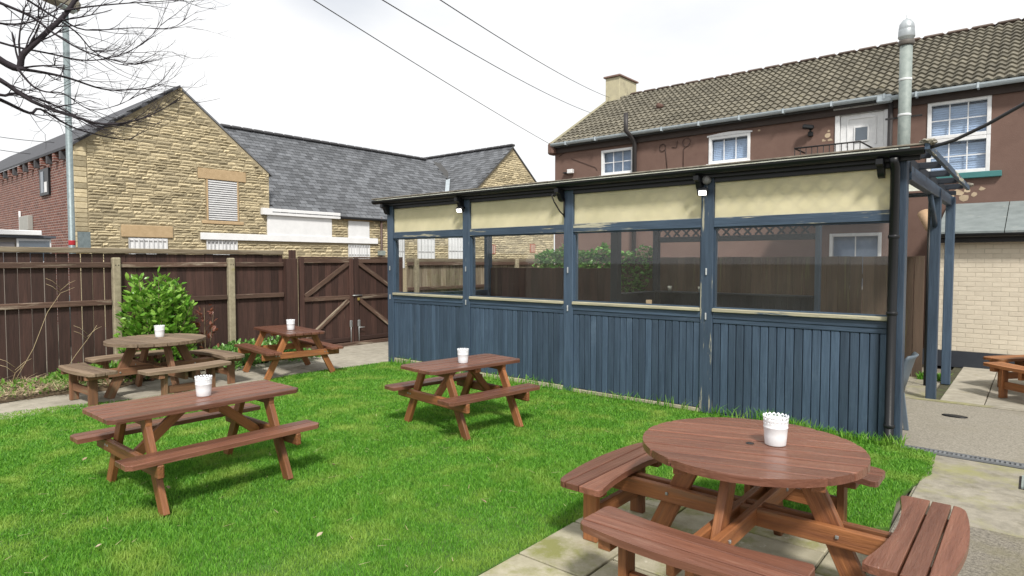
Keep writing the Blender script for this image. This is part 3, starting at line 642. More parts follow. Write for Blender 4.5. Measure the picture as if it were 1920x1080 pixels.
# verge coping and chimney
roofslab('verge_coping', (PX0 - .06, PY_ - .22, PZ + .05), (PX0 + .07, PY_ - .22, PZ + .05), (PX0 + .07, RY, RZP + .09), (PX0 - .06, RY, RZP + .09), M('verge_mortar', (.27, .25, .17), rough=.9), .09, ph)
ch = bb('chimney', ph, (PX0 - .04, RY - .32, 6.2), (PX0 + .46, RY + .75, 7.50), M('cream_chimney_render', (.52, .48, .32), (.38, .35, .25), 4, .9, .3, rnd=0, wear=((.28, .25, .18), .56, 1.8, .15)), .01)
bb('coping', ch, (PX0 - .09, RY - .38, 7.501), (PX0 + .51, RY + .81, 7.555), simple('chimney_cap', (.20, .13, .11), .8), .01)
V, F = tube([(-8.0, 15.9, 5.98), (-8.0, 15.72, 5.98)], .075, 12); vt = obj('roof_vent', mesh('roof_vent', [Vector(v) - o0 for v in V], F, True), simple('vent_red', (.16, .09, .07), .8), ph)
# gutters in two runs, half-round
def halfgutter(name, x0, x1, y, z, r, mat, par):
    V = []; F = []; n = 9; o_ = org(par)
    for x in (x0, x1):
        for k in range(n): q = math.pi + math.pi * k / (n - 1); V.append(Vector((x, y + r * math.cos(q), z + r * math.sin(q) * 1.05)) - o_)
        for k in range(n): q = 2 * math.pi - math.pi * k / (n - 1); V.append(Vector((x, y + r * .86 * math.cos(q), z + r * .86 * math.sin(q) * 1.05)) - o_)
    m = 2 * n
    for k in range(m): F.append((k, (k + 1) % m, m + (k + 1) % m, m + k))
    F += [tuple(range(m))[::-1], tuple(range(m, 2 * m))]
    return obj(name, mesh(name, V, F, False), mat, par)
for a, b, zz in ((PX0 + .02, -2.42, 5.05), (-2.40, PX1, 5.0)):
    gt = halfgutter('gutter', a, b, PY_ - .20, zz, .075, GUT, ph)
    x = a + .5
    while x < b: bb('bracket', gt, (x, PY_ - .285, zz - .09), (x + .035, PY_ - .10, zz + .008), GUT); x += .95
box('hopper', ph, (-2.42, PY_ - .18, 4.97), (.26, .18, .14), GUT, bev=.02)
bb('eaves_board', ph, (PX0 + .02, PY_ - .06, 4.80), (PX1, PY_ - .004, 5.0), simple('dark_eaves', (.06, .045, .04), .8))
tubeo('downpipe', ph, [(-2.33, PY_ - .07, 4.9), (-2.33, PY_ - .07, 2.7)], .045, simple('dark_pipe', (.05, .045, .045), .5), 10)
tubeo('soil_pipe', ph, [(-7.98, PY_ - .10, 0.), (-7.98, PY_ - .10, 4.82), (-8.02, PY_ - .22, 4.95), (-8.1, PY_ - .34, 5.08), (-8.1, PY_ - .34, 5.52)], .058, simple('dark_pipe', (.05, .045, .045), .5), 12)
def window(x0, x1, z0, z1, nx, nz, blinds, arch=False):
    wd = empty('window', (0, 0, 0), None, None); wd.parent = ph; y = PY_ + .03; wd.location = Vector(((x0 + x1) / 2, y, z0)) - o0
    f = .065
    for a, b in (((x0, z0), (x0 + f, z1)), ((x1 - f, z0), (x1, z1)), ((x0 + f, z1 - f), (x1 - f, z1)), ((x0 + f, z0), (x1 - f, z0 + f))):
        bb('frame', wd, (a[0], y - .055, a[1]), (b[0], y + .05, b[1]), WHITE, .006)
    bb('pane', wd, (x0 + f, y + .03, z0 + f), (x1 - f, y + .036, z1 - f), PG)
    for i in range(1, nx): xx = x0 + f + (x1 - x0 - 2 * f) * i / nx; bb('glazing_bar', wd, (xx - .010, y + .012, z0 + f), (xx + .010, y + .029, z1 - f), WHITE)
    for i in range(1, nz): zz = z0 + f + (z1 - z0 - 2 * f) * i / nz; bb('glazing_bar', wd, (x0 + f, y + .0125, zz - .010), (x1 - f, y + .0285, zz + .010), WHITE)
    if blinds:
        k = int((z1 - z0 - 2 * f) / .042)
        for i in range(k): box('blind_slat', wd, ((x0 + x1) / 2, y + .085, z0 + f + .02 + i * .042), (x1 - x0 - 2 * f, .006, .0405), BLIND, rot=(R(-14), 0, 0))
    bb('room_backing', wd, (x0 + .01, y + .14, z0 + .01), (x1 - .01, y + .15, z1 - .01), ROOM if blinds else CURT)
    return wd
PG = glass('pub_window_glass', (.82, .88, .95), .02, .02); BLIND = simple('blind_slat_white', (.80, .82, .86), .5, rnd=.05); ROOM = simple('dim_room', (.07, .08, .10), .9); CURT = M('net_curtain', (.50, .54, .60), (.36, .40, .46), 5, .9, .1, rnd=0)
window(-9.02, -8.06, 4.06, 4.72, 3, 2, False); window(-6.06, -5.09, 4.07, 4.70, 3, 1, True)
window(-1.72, -.74, 4.10, 4.81, 3, 2, True); window(-1.72, -.74, 3.43, 4.096, 3, 2, True); window(-3.40, -2.44, 1.2, 2.36, 2, 1, False)
V = [(-6.10, 4.70), (-6.10, 4.735), (-5.8, 4.765), (-5.575, 4.775), (-5.35, 4.765), (-5.05, 4.735), (-5.05, 4.70)]
obj('window_head', mesh('window_head', [Vector((x, PY_ - .03, z)) - o0 for x, z in V] + [Vector((x, PY_ + .02, z)) - o0 for x, z in V], [tuple(range(7))[::-1]] + [(i, i + 1, i + 8, i + 7) for i in range(6)]), WHITE, ph)
for x0, x1, z0, z1, m_ in ((-9.06, -8.02, 3.99, 4.055, WHITE), (-6.1, -5.05, 4.0, 4.065, WHITE), (-1.80, -.56, 3.32, 3.425, simple('teal_paint', (.045, .16, .16), .7))):
    bb('sill', ph, (x0, PY_ - .09, z0), (x1, PY_ + .02, z1), m_, .008)
# upper door with small pane
dx0, dx1 = -3.34, -2.36
for a, b in (((dx0, 2.9), (dx0 + .09, 4.90)), ((dx1 - .09, 2.9), (dx1, 4.90)), ((dx0 + .09, 4.80), (dx1 - .09, 4.90))): bb('door_frame', ph, (a[0], PY_ - .03, a[1]), (b[0], PY_ + .09, b[1]), WHITE, .008)
bb('door_head', ph, (dx0 - .03, PY_ - .06, 4.903), (dx1 + .03, PY_ - .002, 4.945), WHITE, .005)
dr_ = bb('door', ph, (dx0 + .10, PY_ + .02, 2.9), (dx1 - .10, PY_ + .07, 4.79), WHITE)
for a, b in (((-3.12, 4.15), (-3.09, 4.72)), ((-2.61, 4.15), (-2.58, 4.72)), ((-3.09, 4.69), (-2.61, 4.72))): bb('moulding', dr_, (a[0], PY_ + .004, a[1]), (b[0], PY_ + .019, b[1]), WHITE, .003)
pf = bb('door_light', dr_, (-2.99, PY_ - .002, 4.22), (-2.71, PY_ + .0185, 4.54), WHITE, .004); bb('pane', pf, (-2.96, PY_ - .006, 4.25), (-2.74, PY_ - .0025, 4.51), DGLASS)
PEEL = M('bare_plaster', (.50, .40, .28), (.38, .29, .20), 12, .9, .4, rnd=.1)
for cx, cz, sc_ in ((-3.50, 4.42, .07), (-3.42, 4.33, .05), (-3.56, 4.33, .035), (-3.46, 4.52, .03), (-4.9, 4.72, .03), (-1.2, 3.06, .08), (-1.05, 3.10, .06), (-.95, 3.02, .05), (-1.32, 3.0, .06), (-.85, 3.12, .05), (-1.1, 2.96, .09)):
    k_ = random.randint(7, 10); V = []
    for a_ in range(k_): q = 6.2832 * a_ / k_; r_ = sc_ * random.uniform(.5, 1.25); V.append(Vector((cx + r_ * math.cos(q) * 1.1, PY_ - .004, cz + r_ * math.sin(q) * .8)) - o0)
    V += [v + Vector((0, .0035, 0)) for v in V]
    obj('peeled_patch', mesh('peeled_patch', V, [tuple(range(k_))[::-1]] + [(i, (i + 1) % k_, k_ + (i + 1) % k_, k_ + i) for i in range(k_)]), PEEL, ph)
# fittings on the render: camera, floodlight, old cable loops
cc = empty('security_camera', (-3.82, PY_, 4.6), 'small black security camera on the brown wall left of the upper door', 'camera')
bb('base', cc, (-3.86, PY_ - .06, 4.44), (-3.76, PY_ - .001, 4.54), BLACK, .01); box('housing', cc, (-3.83, PY_ - .16, 4.62), (.22, .12, .09), BLACK, rot=(0, R(10), R(20)), bev=.02); bb('arm', cc, (-3.82, PY_ - .1, 4.53), (-3.79, PY_ - .05, 4.60), BLACK)
fl = empty('wall_light', (-10.1, PY_, 4.25), 'small white wall light with dark bracket near the left end of the brown house', 'light')
bb('lamp', fl, (-10.05, PY_ - .14, 4.20), (-9.88, PY_ - .03, 4.31), WHITE, .01); bb('bracket', fl, (-10.22, PY_ - .09, 4.22), (-10.06, PY_ - .002, 4.25), BLACK)
def loop(cx, cz, r): return [(cx + r * math.cos(t * .5), PY_ - .015, cz + r * math.sin(t * .5)) for t in range(13)]
DWIRE = simple('old_cable', (.07, .045, .04), .7)
cw = empty('wall_cable', (-7.0, PY_, 4.1), 'old dark cables and loops stapled to the brown wall between two upper windows', 'cable')
tubeo('cable', cw, loop(-7.25, 4.60, .085) + [(-7.17, PY_ - .012, 4.5), (-7.12, PY_ - .012, 4.05)], .008, DWIRE, 5)
tubeo('cable', cw, loop(-6.62, 4.66, .10) + [(-6.70, PY_ - .012, 4.5), (-6.70, PY_ - .012, 4.02)], .008, DWIRE, 5)
tubeo('cable', cw, [(-7.0, PY_ - .012, 4.58), (-6.88, PY_ - .012, 4.56), (-6.86, PY_ - .012, 4.72)], .008, DWIRE, 5)
tubeo('cable', cw, [(-10.4, PY_ - .012, 4.72), (-10.1, PY_ - .012, 4.86), (-9.2, PY_ - .012, 4.86), (-8.2, PY_ - .012, 4.93), (-7.2, PY_ - .012, 4.9), (-6.9, PY_ - .012, 4.98)], .010, DWIRE, 5)
tubeo('cable', cw, [(-10.0, PY_ - .012, 4.62), (-9.2, PY_ - .012, 4.30), (-9.15, PY_ - .012, 4.22)], .006, DWIRE, 5)
# balcony rail in front of the upper door
rl = empty('balcony_railing', (-3.4, 13.75, 2.9), 'low black iron balcony railing in front of the upper white door', 'railing')
IRON = simple('black_iron', (.02, .018, .018), .6)
bb('deck', rl, (-4.15, 13.6, 2.80), (-2.3, 14.49, 2.88), CONCR)
tubeo('top_rail', rl, [(-3.92, 14.45, 4.10), (-3.92, 13.75, 4.10), (-2.72, 13.75, 4.10), (-2.45, 14.45, 3.92)], .018, IRON, 6)
tubeo('lower_rail', rl, [(-3.92, 14.45, 3.45), (-3.92, 13.75, 3.45), (-2.72, 13.75, 3.45), (-2.72, 14.45, 3.45)], .012, IRON, 6)
for i in range(12): x = -3.92 + i * .109; tubeo('baluster', rl, [(x, 13.75, 2.88), (x, 13.75, 4.1)], .009, IRON, 5)
# extension with cream painted brick, slate-grey lean-to roof
CREAM = M('cream_painted_brick', (.64, .58, .47), (.57, .51, .41), 7, .8, .35, 90, rnd=.05, wear=((.48, .43, .33), .68, 4., .1))
CRM2 = simple('cream_joint', (.60, .545, .44), .9)
et = empty('brick_extension', (0, 13.5, 0), 'cream painted brick extension with grey lean-to roof at the right', 'building')
ewall = bb('wall', et, (-1.48, 12.9068, .0), (5.0, 14.49, 2.15), CRM2)
bb('plinth', et, (-1.52, 12.88, .0), (5.0, 12.9145, .27), simple('dark_plinth', (.025, .03, .04), .6))
rest = Soup(); bme = {}
for r in range(24):
    z0 = .275 + r * .078; x = -1.475 - (.11 if r % 2 else 0)
    while x < 4.9:
        a = max(x, -1.475); b = min(x + .215, 5.0); x += .225
        if b - a < .04 or z0 + .066 > 2.15: continue
        if a < .75: bb('brick', ewall, (a, 12.9035, z0), (b, 12.92, z0 + .068), CREAM, .0016).location.y += random.uniform(-.0015, .0015)
        else: rest.add([(p[0], p[1], p[2]) for p in [(a, 12.903, z0), (b, 12.903, z0), (b, 12.903, z0 + .068), (a, 12.903, z0 + .068), (a, 12.92, z0), (b, 12.92, z0), (b, 12.92, z0 + .068), (a, 12.92, z0 + .068)]], [(0, 1, 2, 3), (0, 4, 5, 1), (1, 5, 6, 2), (2, 6, 7, 3), (3, 7, 4, 0)])
tag(rest.build('brick_courses', CREAM, et), kind='stuff')
ROOFG = M('grey_felt_roof', (.22, .25, .25), (.15, .175, .175), 5, .8, .3, 60, rnd=0, wear=((.32, .33, .30), .64, 2.2, .1))
for i in range(7):
    a, b = -1.35 + i * .92, -1.35 + (i + 1) * .92 - .012
    roofslab('roof_sheet', (a, 12.74, 2.27), (b, 12.74, 2.27), (b, 14.49, 2.86), (a, 14.49, 2.86), ROOFG, .04, et)
bb('fascia', et, (-1.42, 12.76, 2.09), (5.0, 12.80, 2.215), simple('dark_fascia', (.02, .02, .022), .6)); halfgutter('gutter', -1.42, 5.0, 12.70, 2.235, .06, BLACK, et)
bb('soffit_board', et, (-1.44, 12.805, 2.152), (5.0, 12.9, 2.165), BLACK)
ew = Vector((-1.45, 12.85, 2.33)); V, F = tube([(-1.55, 12.9, 2.62), (-1.42, 12.78, 2.36), (-1.38, 12.72, 2.24)], [.10, .10, .05], 10)
obj('pipe_elbow', mesh('pipe_elbow', [Vector(v) - org(et) for v in V], F, True), M('tan_elbow', (.45, .30, .18), rough=.6), et)
# steel flue
fx, fy = -2.03, 14.0
fu = empty('flue', (fx, fy, 2.8), 'tall galvanised steel flue with a rounded cowl in front of the pantile roof', 'flue')
latheo('pipe', fu, [(.106, 2.7), (.106, 4.18), (.106, 5.95)], ZINC, (fx, fy, 0), 20)
for zz in (4.52, 5.18): latheo('band', fu, [(.109, zz), (.112, zz + .01), (.112, zz + .035), (.109, zz + .045)], simple('bright_band', (.62, .65, .66), .4), (fx, fy, 0), 20)
latheo('cowl', fu, [(.10, 5.90), (.115, 5.96), (.138, 5.99), (.142, 6.0), (.136, 6.12), (.13, 6.14), (.134, 6.15), (.12, 6.24), (.07, 6.31), (.02, 6.335), (.012, 6.345), (.012, 6.40), (.001, 6.42)], M('cowl_steel', (.50, .54, .56), rough=.35, metal=.5, rnd=0), (fx, fy, 0), 20)
latheo('collar', fu, [(.128, 5.84), (.135, 5.86), (.135, 5.91), (.128, 5.93)], simple('dark_collar', (.10, .09, .08), .6), (fx, fy, 0), 20)
bb('wall_stay', fu, (-2.35, 14.02, 4.50), (-1.75, 14.05, 4.53), IRON)

# ================================================================== TIMBER SHELTER
st = empty('garden_shelter', (-4.85, 9.0, 0), 'long blue painted timber shelter with glazed bays and yellow upper panels', 'shelter')
FY = 7.08
PXS = [-8.69, -6.85, -4.92, -2.965, -1.04]
for i, x in enumerate(PXS):
    wl_ = .075 if i < 4 else .048
    p = bb('post', st, (x - wl_, FY - .012, 0.), (x + wl_, FY + .13, 2.76), 'blue' if i in (1, 2) else 'blueworn' if i == 3 else 'blue', .006)
    if 0 < i < 4 or i == 0:
        for zz in (1.62, 1.10 if i else 1.12):
            h = bb('hook', st, (x - .008, FY - .030, zz), (x + .008, FY - .0125, zz + .08), simple('white_hook', (.42, .44, .45), .4), .004)
for i in range(4):
    a, b = PXS[i] + .0755, PXS[i + 1] - (.0755 if i < 3 else .0605)
    bb('top_rail', st, (a, FY - .006, 2.686), (b, FY + .09, 2.775), BLACK, .004)
    pn = bb('upper_panel', st, (a, FY + .030, 2.27), (b, FY + .034, 2.692), YEL)
    # diagonal trellis slats behind the plastic sheet
    x = a - .36
    while x < b:
        for sgn in ((1, -1) if i > 1 else (1,)):
            p, q = (x, 2.28), (x + .40, 2.68)
            t0 = max(0, (a + .01 - p[0]) / .40); t1 = min(1, (b - .01 - p[0]) / .40)
            if t1 - t0 > .1:
                z0, z1 = (2.28 + .40 * t0, 2.28 + .40 * t1) if sgn > 0 else (2.68 - .40 * t0, 2.68 - .40 * t1)
                yy = FY + .041 + (.010 if sgn < 0 else 0)
                beam('trellis_slat', st, Vector((x + .40 * t0, yy, z0)) - org(st), Vector((x + .40 * t1, yy, z1)) - org(st), .030, .008, 'worn', side=(0, 0, 1), bev=0)
        x += .19
    bb('mid_rail', st, (a, FY - .006, 2.172), (b, FY + .085, 2.282), 'blueworn', .005)
    gl_ = bb('pane', st, (a - .004, FY + .04, 1.235), (b + .004, FY + .044, 2.171), GLASS)
    for zz in ((1.236, 1.252), (2.155, 2.171)): bb('glazing_bead', st, (a, FY + .018, zz[0]), (b, FY + .039, zz[1]), 'blue')
    for xx in (a, b - .018): bb('glazing_bead', st, (xx, FY + .018, 1.2525), (xx + .018, FY + .039, 2.1545), 'blue')
    bb('sill', st, (a, FY - .035, 1.195), (b, FY + .11, 1.235), 'sill', .006)
    bb('frame_rail', st, (a, FY - .004, 1.118), (b, FY + .07, 1.1945), 'blue', .004)
    bb('frame_rail', st, (a, FY + .004, 1.064), (b, FY + .07, 1.1175), 'blue', .004)
    n = round((b - a) / .0915); wv = (b - a) / n
    zb = [.10, .07, .05, .015][i]
    for k in range(n):
        xx = a + k * wv; jt = random.uniform(-.0015, .0015)
        bb('board', st, (xx + .0035, FY + .012 + jt, zb + random.uniform(-.004, .004)), (xx + wv - .0035, FY + .034 + jt, 1.0635), 'blue', .006)
    bb('backing', st, (a, FY + .035, zb), (b, FY + .045, 1.0635), 'dark')
    bb('foot_rail', st, (a, FY - .002, .0), (b, FY + .05, zb - .006), 'sill' if i != 3 else 'blueworn', .004)
# corner bracket blocks under the eaves, lamps, small fittings
for x in (-8.72, -6.92, -5.01, -3.04, -1.20):
    pts = [(0, 0), (.16, 0), (.16, .05), (.10, .075), (.08, .13), (.05, .16), (0, .17)]
    V = [(-.03, -u, -v) for u, v in pts] + [(.03, -u, -v) for u, v in pts]; m = len(pts)
    obj('bracket', mesh('bracket', V, [tuple(range(m)), tuple(range(2 * m - 1, m - 1, -1))] + [(i, m + i, m + (i + 1) % m, (i + 1) % m) for i in range(m)]), BLACK, st, Vector((x, FY - .013, 2.76)) - org(st))
for x, lb in ((-6.90, 'small lit floodlight under the shelter eaves on the second post from the gate'), (-3.00, 'small lit floodlight under the shelter eaves above the third glazed bay')):
    fl = empty('floodlight', (x, FY - .1, 2.58), lb, 'floodlight', 'lit floodlights on the shelter')
    bd = box('housing', fl, (x + .02, FY - .11, 2.575), (.12, .06, .085), BLACK, rot=(R(28), 0, R(12)), bev=.012)
    box('lens', fl, (x + .028, FY - .1385, 2.5605), (.085, .006, .055), emit('lit_lens', (1, .96, .9), 2.5), rot=(R(28), 0, R(12)))
    bb('stem', fl, (x + .005, FY - .09, 2.60), (x + .035, FY - .013, 2.63), BLACK)
sn = latheo('sensor', None, [(.045, 0), (.05, .01), (.05, .05), (.03, .07), (.002, .072)], simple('grey_sensor', (.30, .30, .30), .5), (-2.965, FY - .013, 2.715), 16)
sn.rotation_euler = (R(90), 0, 0); tag(sn, 'round grey sensor above the floodlight on the shelter', 'sensor')
hb = empty('hanging_bracket', (-4.97, FY - .01, 2.6), 'black wrought iron hanging basket bracket on the middle shelter post', 'bracket')
tubeo('arm', hb, [(-4.98, FY - .020, 2.40), (-5.0, FY - .10, 2.46), (-5.02, FY - .20, 2.58), (-5.03, FY - .24, 2.66), (-5.03, FY - .21, 2.68), (-5.02, FY - .19, 2.65)], .009, IRON, 6); tubeo('back_plate', hb, [(-4.98, FY - .022, 2.38), (-4.98, FY - .022, 2.64)], .011, IRON, 6)
# eaves: fascia, gutter, downpipe, roof
bb('fascia', st, (-8.88, FY - .06, 2.736), (-.88, FY - .014, 2.85), BLACK, .004)
halfgutter('gutter', -8.98, -.84, FY - .125, 2.832, .058, BLACK, st)
dp = tubeo('downpipe', st, [(-1.085, FY - .13, 2.77), (-1.085, FY - .11, 2.72), (-1.08, FY - .065, 2.66), (-1.08, FY - .062, .10), (-1.075, FY - .11, .045)], .042, BLACK, 12)
for zz in (2.0, 1.26, .16): latheo('pipe_clip', st, [(.047, 0), (.050, .004), (.050, .03), (.047, .034)], BLACK, (-1.08, FY - .062, zz), 14)
FELT = M('mossy_roof_felt', (.30, .28, .24), (.17, .16, .13), 9, .9, .5, 60, rnd=.05, wear=((.26, .25, .10), .60, 3., .1))
roofslab('roof_deck', (-9.0, FY - .10, 2.865), (-1.07, FY - .10, 2.865), (-1.07, 9.85, 2.865), (-9.0, 9.85, 2.865), SKYL, .012, st)
roofslab('roof_deck', (-5.85, 9.852, 2.864), (-1.07, 9.852, 2.864), (-1.07, 11.35, 2.864), (-5.85, 11.35, 2.864), SKYL, .012, st)
x = -9.0
while x < -.9:
    bb('roof_edge_strip', st, (x, FY - .165, 2.8560), (min(x + 1.28, -.84), FY - .1005, 2.870 + random.uniform(0, .005)), M('pale_edge_felt', (.30, .27, .22), (.12, .11, .09), 12, .9, .4, rnd=.12), .003); x += 1.285
roofslab('verge_board', (-.838, FY - .15, 2.872), (-.80, FY - .15, 2.872), (-.80, 11.3, 2.872), (-.838, 11.3, 2.872), W('blueworn', 1), .06, st)
for yy in (7.35, 8.2, 9.05, 9.9, 10.75): bb('noggin', st, (-1.06, yy, 2.79), (-.839, yy + .05, 2.86), 'dark', .004)
for cx, cy in ((-.82, 7.0), (-.83, 11.3), (-.9, 11.33)):
    bm = bmesh.new(); bmesh.ops.create_icosphere(bm, subdivisions=3, radius=1.)
    for v in bm.verts: v.co *= random.uniform(.8, 1.15); v.co = Vector((v.co.x * .07, v.co.y * .10, v.co.z * .035))
    obj('moss_clump', bm2me(bm, 'moss_clump'), FELT, st, Vector((cx, cy, 2.885)) - org(st))
for i in range(9):
    x = -8.7 + i * .955; yb = 11.2 if x > -5.7 else 9.75
    beam('rafter', st, Vector((x, FY + .14, 2.80)) - org(st), Vector((x, yb, 2.80)) - org(st), .10, .045, 'dark')
bb('wall_plate', st, (-8.75, FY + .131, 2.66), (-.98, FY + .20, 2.748), 'dark')
# right end posts and beam (open end)
bb('post', st, (-1.075, 9.54, 0), (-.965, 9.65, 2.70), 'blue', .006); bb('post', st, (-1.05, 10.95, 0), (-.94, 11.06, 2.70), 'blue', .006)
bb('side_beam', st, (-1.06, FY + .21, 2.58), (-.98, 11.2, 2.72), 'blue', .006)
tubeo('brace', st, [(-1.02, 9.60, 2.2), (-1.02, 9.0, 2.58)], .03, W('blue', 2), 6)
tubeo('thin_post', st, [(-1.20, 10.6, .0), (-1.20, 10.6, 2.6)], .022, BLACK, 8)
# left end half wall, rear posts, rear dark boarding, deeper bay with ledge
bb('post', st, (-8.74, 9.55, 0), (-8.62, 9.67, 2.74), 'blue', .006)
bb('side_rail', st, (-8.735, FY + .132, 1.12), (-8.665, 9.548, 1.20), 'blue', .004)
n = 23
for k in range(n): y = FY + .135 + k * .1045; bb('board', st, (-8.72, y, .05), (-8.70, y + .10, 1.119), 'blue')
bb('post', st, (-5.75, 9.55, 0), (-5.61, 9.69, 2.74), 'dark', .006)
x = -8.60
while x < -5.78:
    bb('rear_board', st, (x, 9.60, .02), (min(x + .148, -5.755), 9.622, 1.655 + random.uniform(-.006, .006)), 'fence', .003); x += .150
for zz in (.4, 1.3): bb('rear_rail', st, (-8.6, 9.623, zz), (-5.76, 9.66, zz + .07), 'fence')
bb('rear_top_beam', st, (-8.75, 9.58, 2.742), (-5.62, 9.66, 2.83), 'dark')
LY = 11.15
bb('post', st, (-5.735, LY - .06, 0), (-5.625, LY + .05, 2.74), 'dark', .006); bb('post', st, (-2.82, LY - .05, 0), (-2.74, LY + .04, 2.74), 'blue', .006)
bb('ledge', st, (-5.60, LY - .20, 1.185), (-2.825, LY + .03, 1.215), 'dark', .004); bb('ledge', st, (-5.78, 9.70, 1.186), (-5.58, LY - .21, 1.214), 'dark', .004)
for k in range(27): x = -5.60 + k * .1025; bb('board', st, (x, LY, .02), (x + .099, LY + .02, 1.184), 'dark')
for k in range(14): y = 9.70 + k * .1; bb('board', st, (-5.70, y, .02), (-5.68, y + .097, 1.185), 'dark')
bb('rear_beam', st, (-5.62, LY - .04, 2.14), (-2.83, LY + .03, 2.24), 'dark', .004); bb('rear_beam', st, (-5.74, LY - .03, 2.742), (-.95, LY + .04, 2.80), 'dark')
x = -5.9
while x < -2.85:
    for sgn in (1, -1):
        t0 = max(0, (-5.60 - x) / .5); t1 = min(1, (-2.84 - x) / .5)
        if t1 - t0 > .1:
            z0, z1 = (2.245 + .495 * t0, 2.245 + .495 * t1) if sgn > 0 else (2.74 - .495 * t0, 2.74 - .495 * t1)
            yy = LY + (.010 if sgn < 0 else 0)
            beam('trellis_slat', st, Vector((x + .5 * t0, yy, z0)) - org(st), Vector((x + .5 * t1, yy, z1)) - org(st), .034, .008, 'dark', side=(0, 0, 1), bev=0)
    x += .19
for x, lb in ((-5.35, 'small steel cup on the shelter ledge near the inner corner'), (-4.75, 'small steel cup on the shelter ledge seen through the third bay')):
    c = latheo('ashtray_cup', None, [(.032, 0), (.038, .05), (.042, .10), (.038, .10), (.034, .05), (.028, .006)], simple('steel_cup', (.45, .45, .40), .3, metal=.6), (x, LY - .10, 1.2155), 14); tag(c, lb, 'cup', 'cups on the ledge')
bx = box('paper_box', None, (-3.75, FY + .085, 1.2655), (.07, .035, .06), M('tan_card', (.45, .33, .2), rnd=.05), rot=(0, 0, R(15)), bev=.003); tag(bx, 'small tan card box on the inside sill of the third glazed bay', 'box')

# ================================================================== FENCES
FX = -11.1
def fence_x(name, label, y0, y1, posts, kind, rail, top, cap=True, seed=3):
    """close-board fence along Y at FX, rails and posts on the garden side"""
    rr = random.Random(seed); f = empty(name, (FX, (y0 + y1) / 2, -.06), label, 'fence')
    y = y0
    while y < y1 - .02:
        w_ = .150; e = min(y + w_, y1)
        bb('board', f, (FX - .022 + rr.uniform(-.003, 0), y + (rr.choice((.003, .006, .010)) if y < 3.5 else rr.choice((.0, .001, .003))), -.05), (FX, e + (-.001 if y < 3.5 else .002), top - .06 + rr.uniform(-.004, .004)), kind, .003); y += .1535
    for zz in (1.10, 1.68):
        seg = [y0] + [p for p in posts if y0 < p < y1] + [y1]
        for a, b in zip(seg, seg[1:]):
            bb('rail', f, (FX + .001, a + (.065 if a in posts else 0), zz), (FX + .055, b - (.065 if b in posts else 0), zz + .085), rail, .008)
    for p in posts:
        c = bb('concrete_post', f, (FX + .0015, p - .058, -.06), (FX + .105, p + .058, 1.84), CONC, .016)
        for dy in (-.02, .02): box('bolt_hole', c, (FX + .106, p + dy, 1.72), (.003, .014, .014), BLACK)
    if cap: bb('capping', f, (FX - .05, y0, top - .055), (FX + .05, y1, top + .025), 'grey', .008)
    return f
fence_x('boundary_fence', 'dark brown board fence with concrete posts along the left side', .35, 6.42, [1.75, 3.57, 5.39], 'fence', 'worn', 1.96)
fence_x('weathered_fence', 'weathered streaky board fence with concrete post seen through the shelter beyond the gates', 9.52, 14.4, [9.75, 11.6, 13.4], 'grey', 'worn', 1.82, seed=9)
gp = empty('gate_post', (FX + .1, 6.54, -.06), 'thick boxed brown gate post at the end of the board fence', 'post')
bb('box_post', gp, (FX - .05, 6.43, -.06), (FX + .14, 6.66, 1.83), 'fence', .006); bb('inner_post', gp, (FX - .09, 6.60, -.06), (FX - .051, 6.74, 2.0), 'fence', .004)
def gate(y0, y1, label, flip):
    g = empty('gate', (FX, (y0 + y1) / 2, .05), label, 'gate', 'pair of brown gates')
    y = y0
    k = 0
    while y < y1 - .02: bb('board', g, (FX - .024, y + .003, .05), (FX - .002, min(y + .15, y1) - .003, 1.83), 'fence', .003); y += .150; k += 1
    for zz in (.10, .98, 1.745): bb('rail', g, (FX - .001, y0 + .101, zz), (FX + .038, y1 - .101, zz + .09), 'worn' if zz > .5 else 'fence', .005)
    for yy in (y0, y1 - .10): bb('stile', g, (FX - .0012, yy, .05), (FX + .042, yy + .10, 1.84), 'fence', .005)
    o_ = org(g)
    for za, zb in ((.20, .97), (1.08, 1.74)):
        a, b = (y0 + .12, y1 - .12) if not flip else (y1 - .12, y0 + .12)
        beam('brace', g, Vector((FX + .020, a, za)) - o_, Vector((FX + .020, b, zb)) - o_, .09, .034, 'worn', side=(0, 0, 1), bev=.004)
    bb('capping', g, (FX - .035, y0, 1.841), (FX + .04, y1, 1.875), 'worn', .005)
    return g
g1 = gate(6.76, 8.02, 'left leaf of the brown timber gates with rising diagonal braces', False)
g2 = gate(8.05, 9.36, 'right leaf of the brown timber gates half hidden by the shelter', True)
STEEL = simple('bolt_steel', (.40, .42, .42), .4, metal=.6)
for gg, yy in ((g1, 7.93), (g2, 8.13)):
    b_ = tubeo('drop_bolt', gg, [(FX + .06, yy, .02), (FX + .06, yy, .52)], .012, STEEL, 8)
    bb('bolt_sleeve', gg, (FX + .0425, yy - .03, .40), (FX + .075, yy + .03, .54), STEEL, .008)
tubeo('bolt_handle', g2, [(FX + .06, 8.14, .38), (FX + .08, 8.26, .38)], .010, STEEL, 6)
tubeo('slide_bolt', g2, [(FX + .055, 7.98, 1.06), (FX + .055, 8.22, 1.06)], .012, STEEL, 8)
pl = bb('padlock', g2, (FX + .05, 8.10, .95), (FX + .075, 8.15, 1.01), M('brass', (.55, .42, .12), rough=.4, metal=.6, rnd=0), .006)
bb('kick_board', None, (FX + .045, 6.78, -.01), (FX + .075, 9.35, .085), 'worn', .005); tag(bpy.data.objects['kick_board'], 'worn timber sill lying along the foot of the gates', 'board')
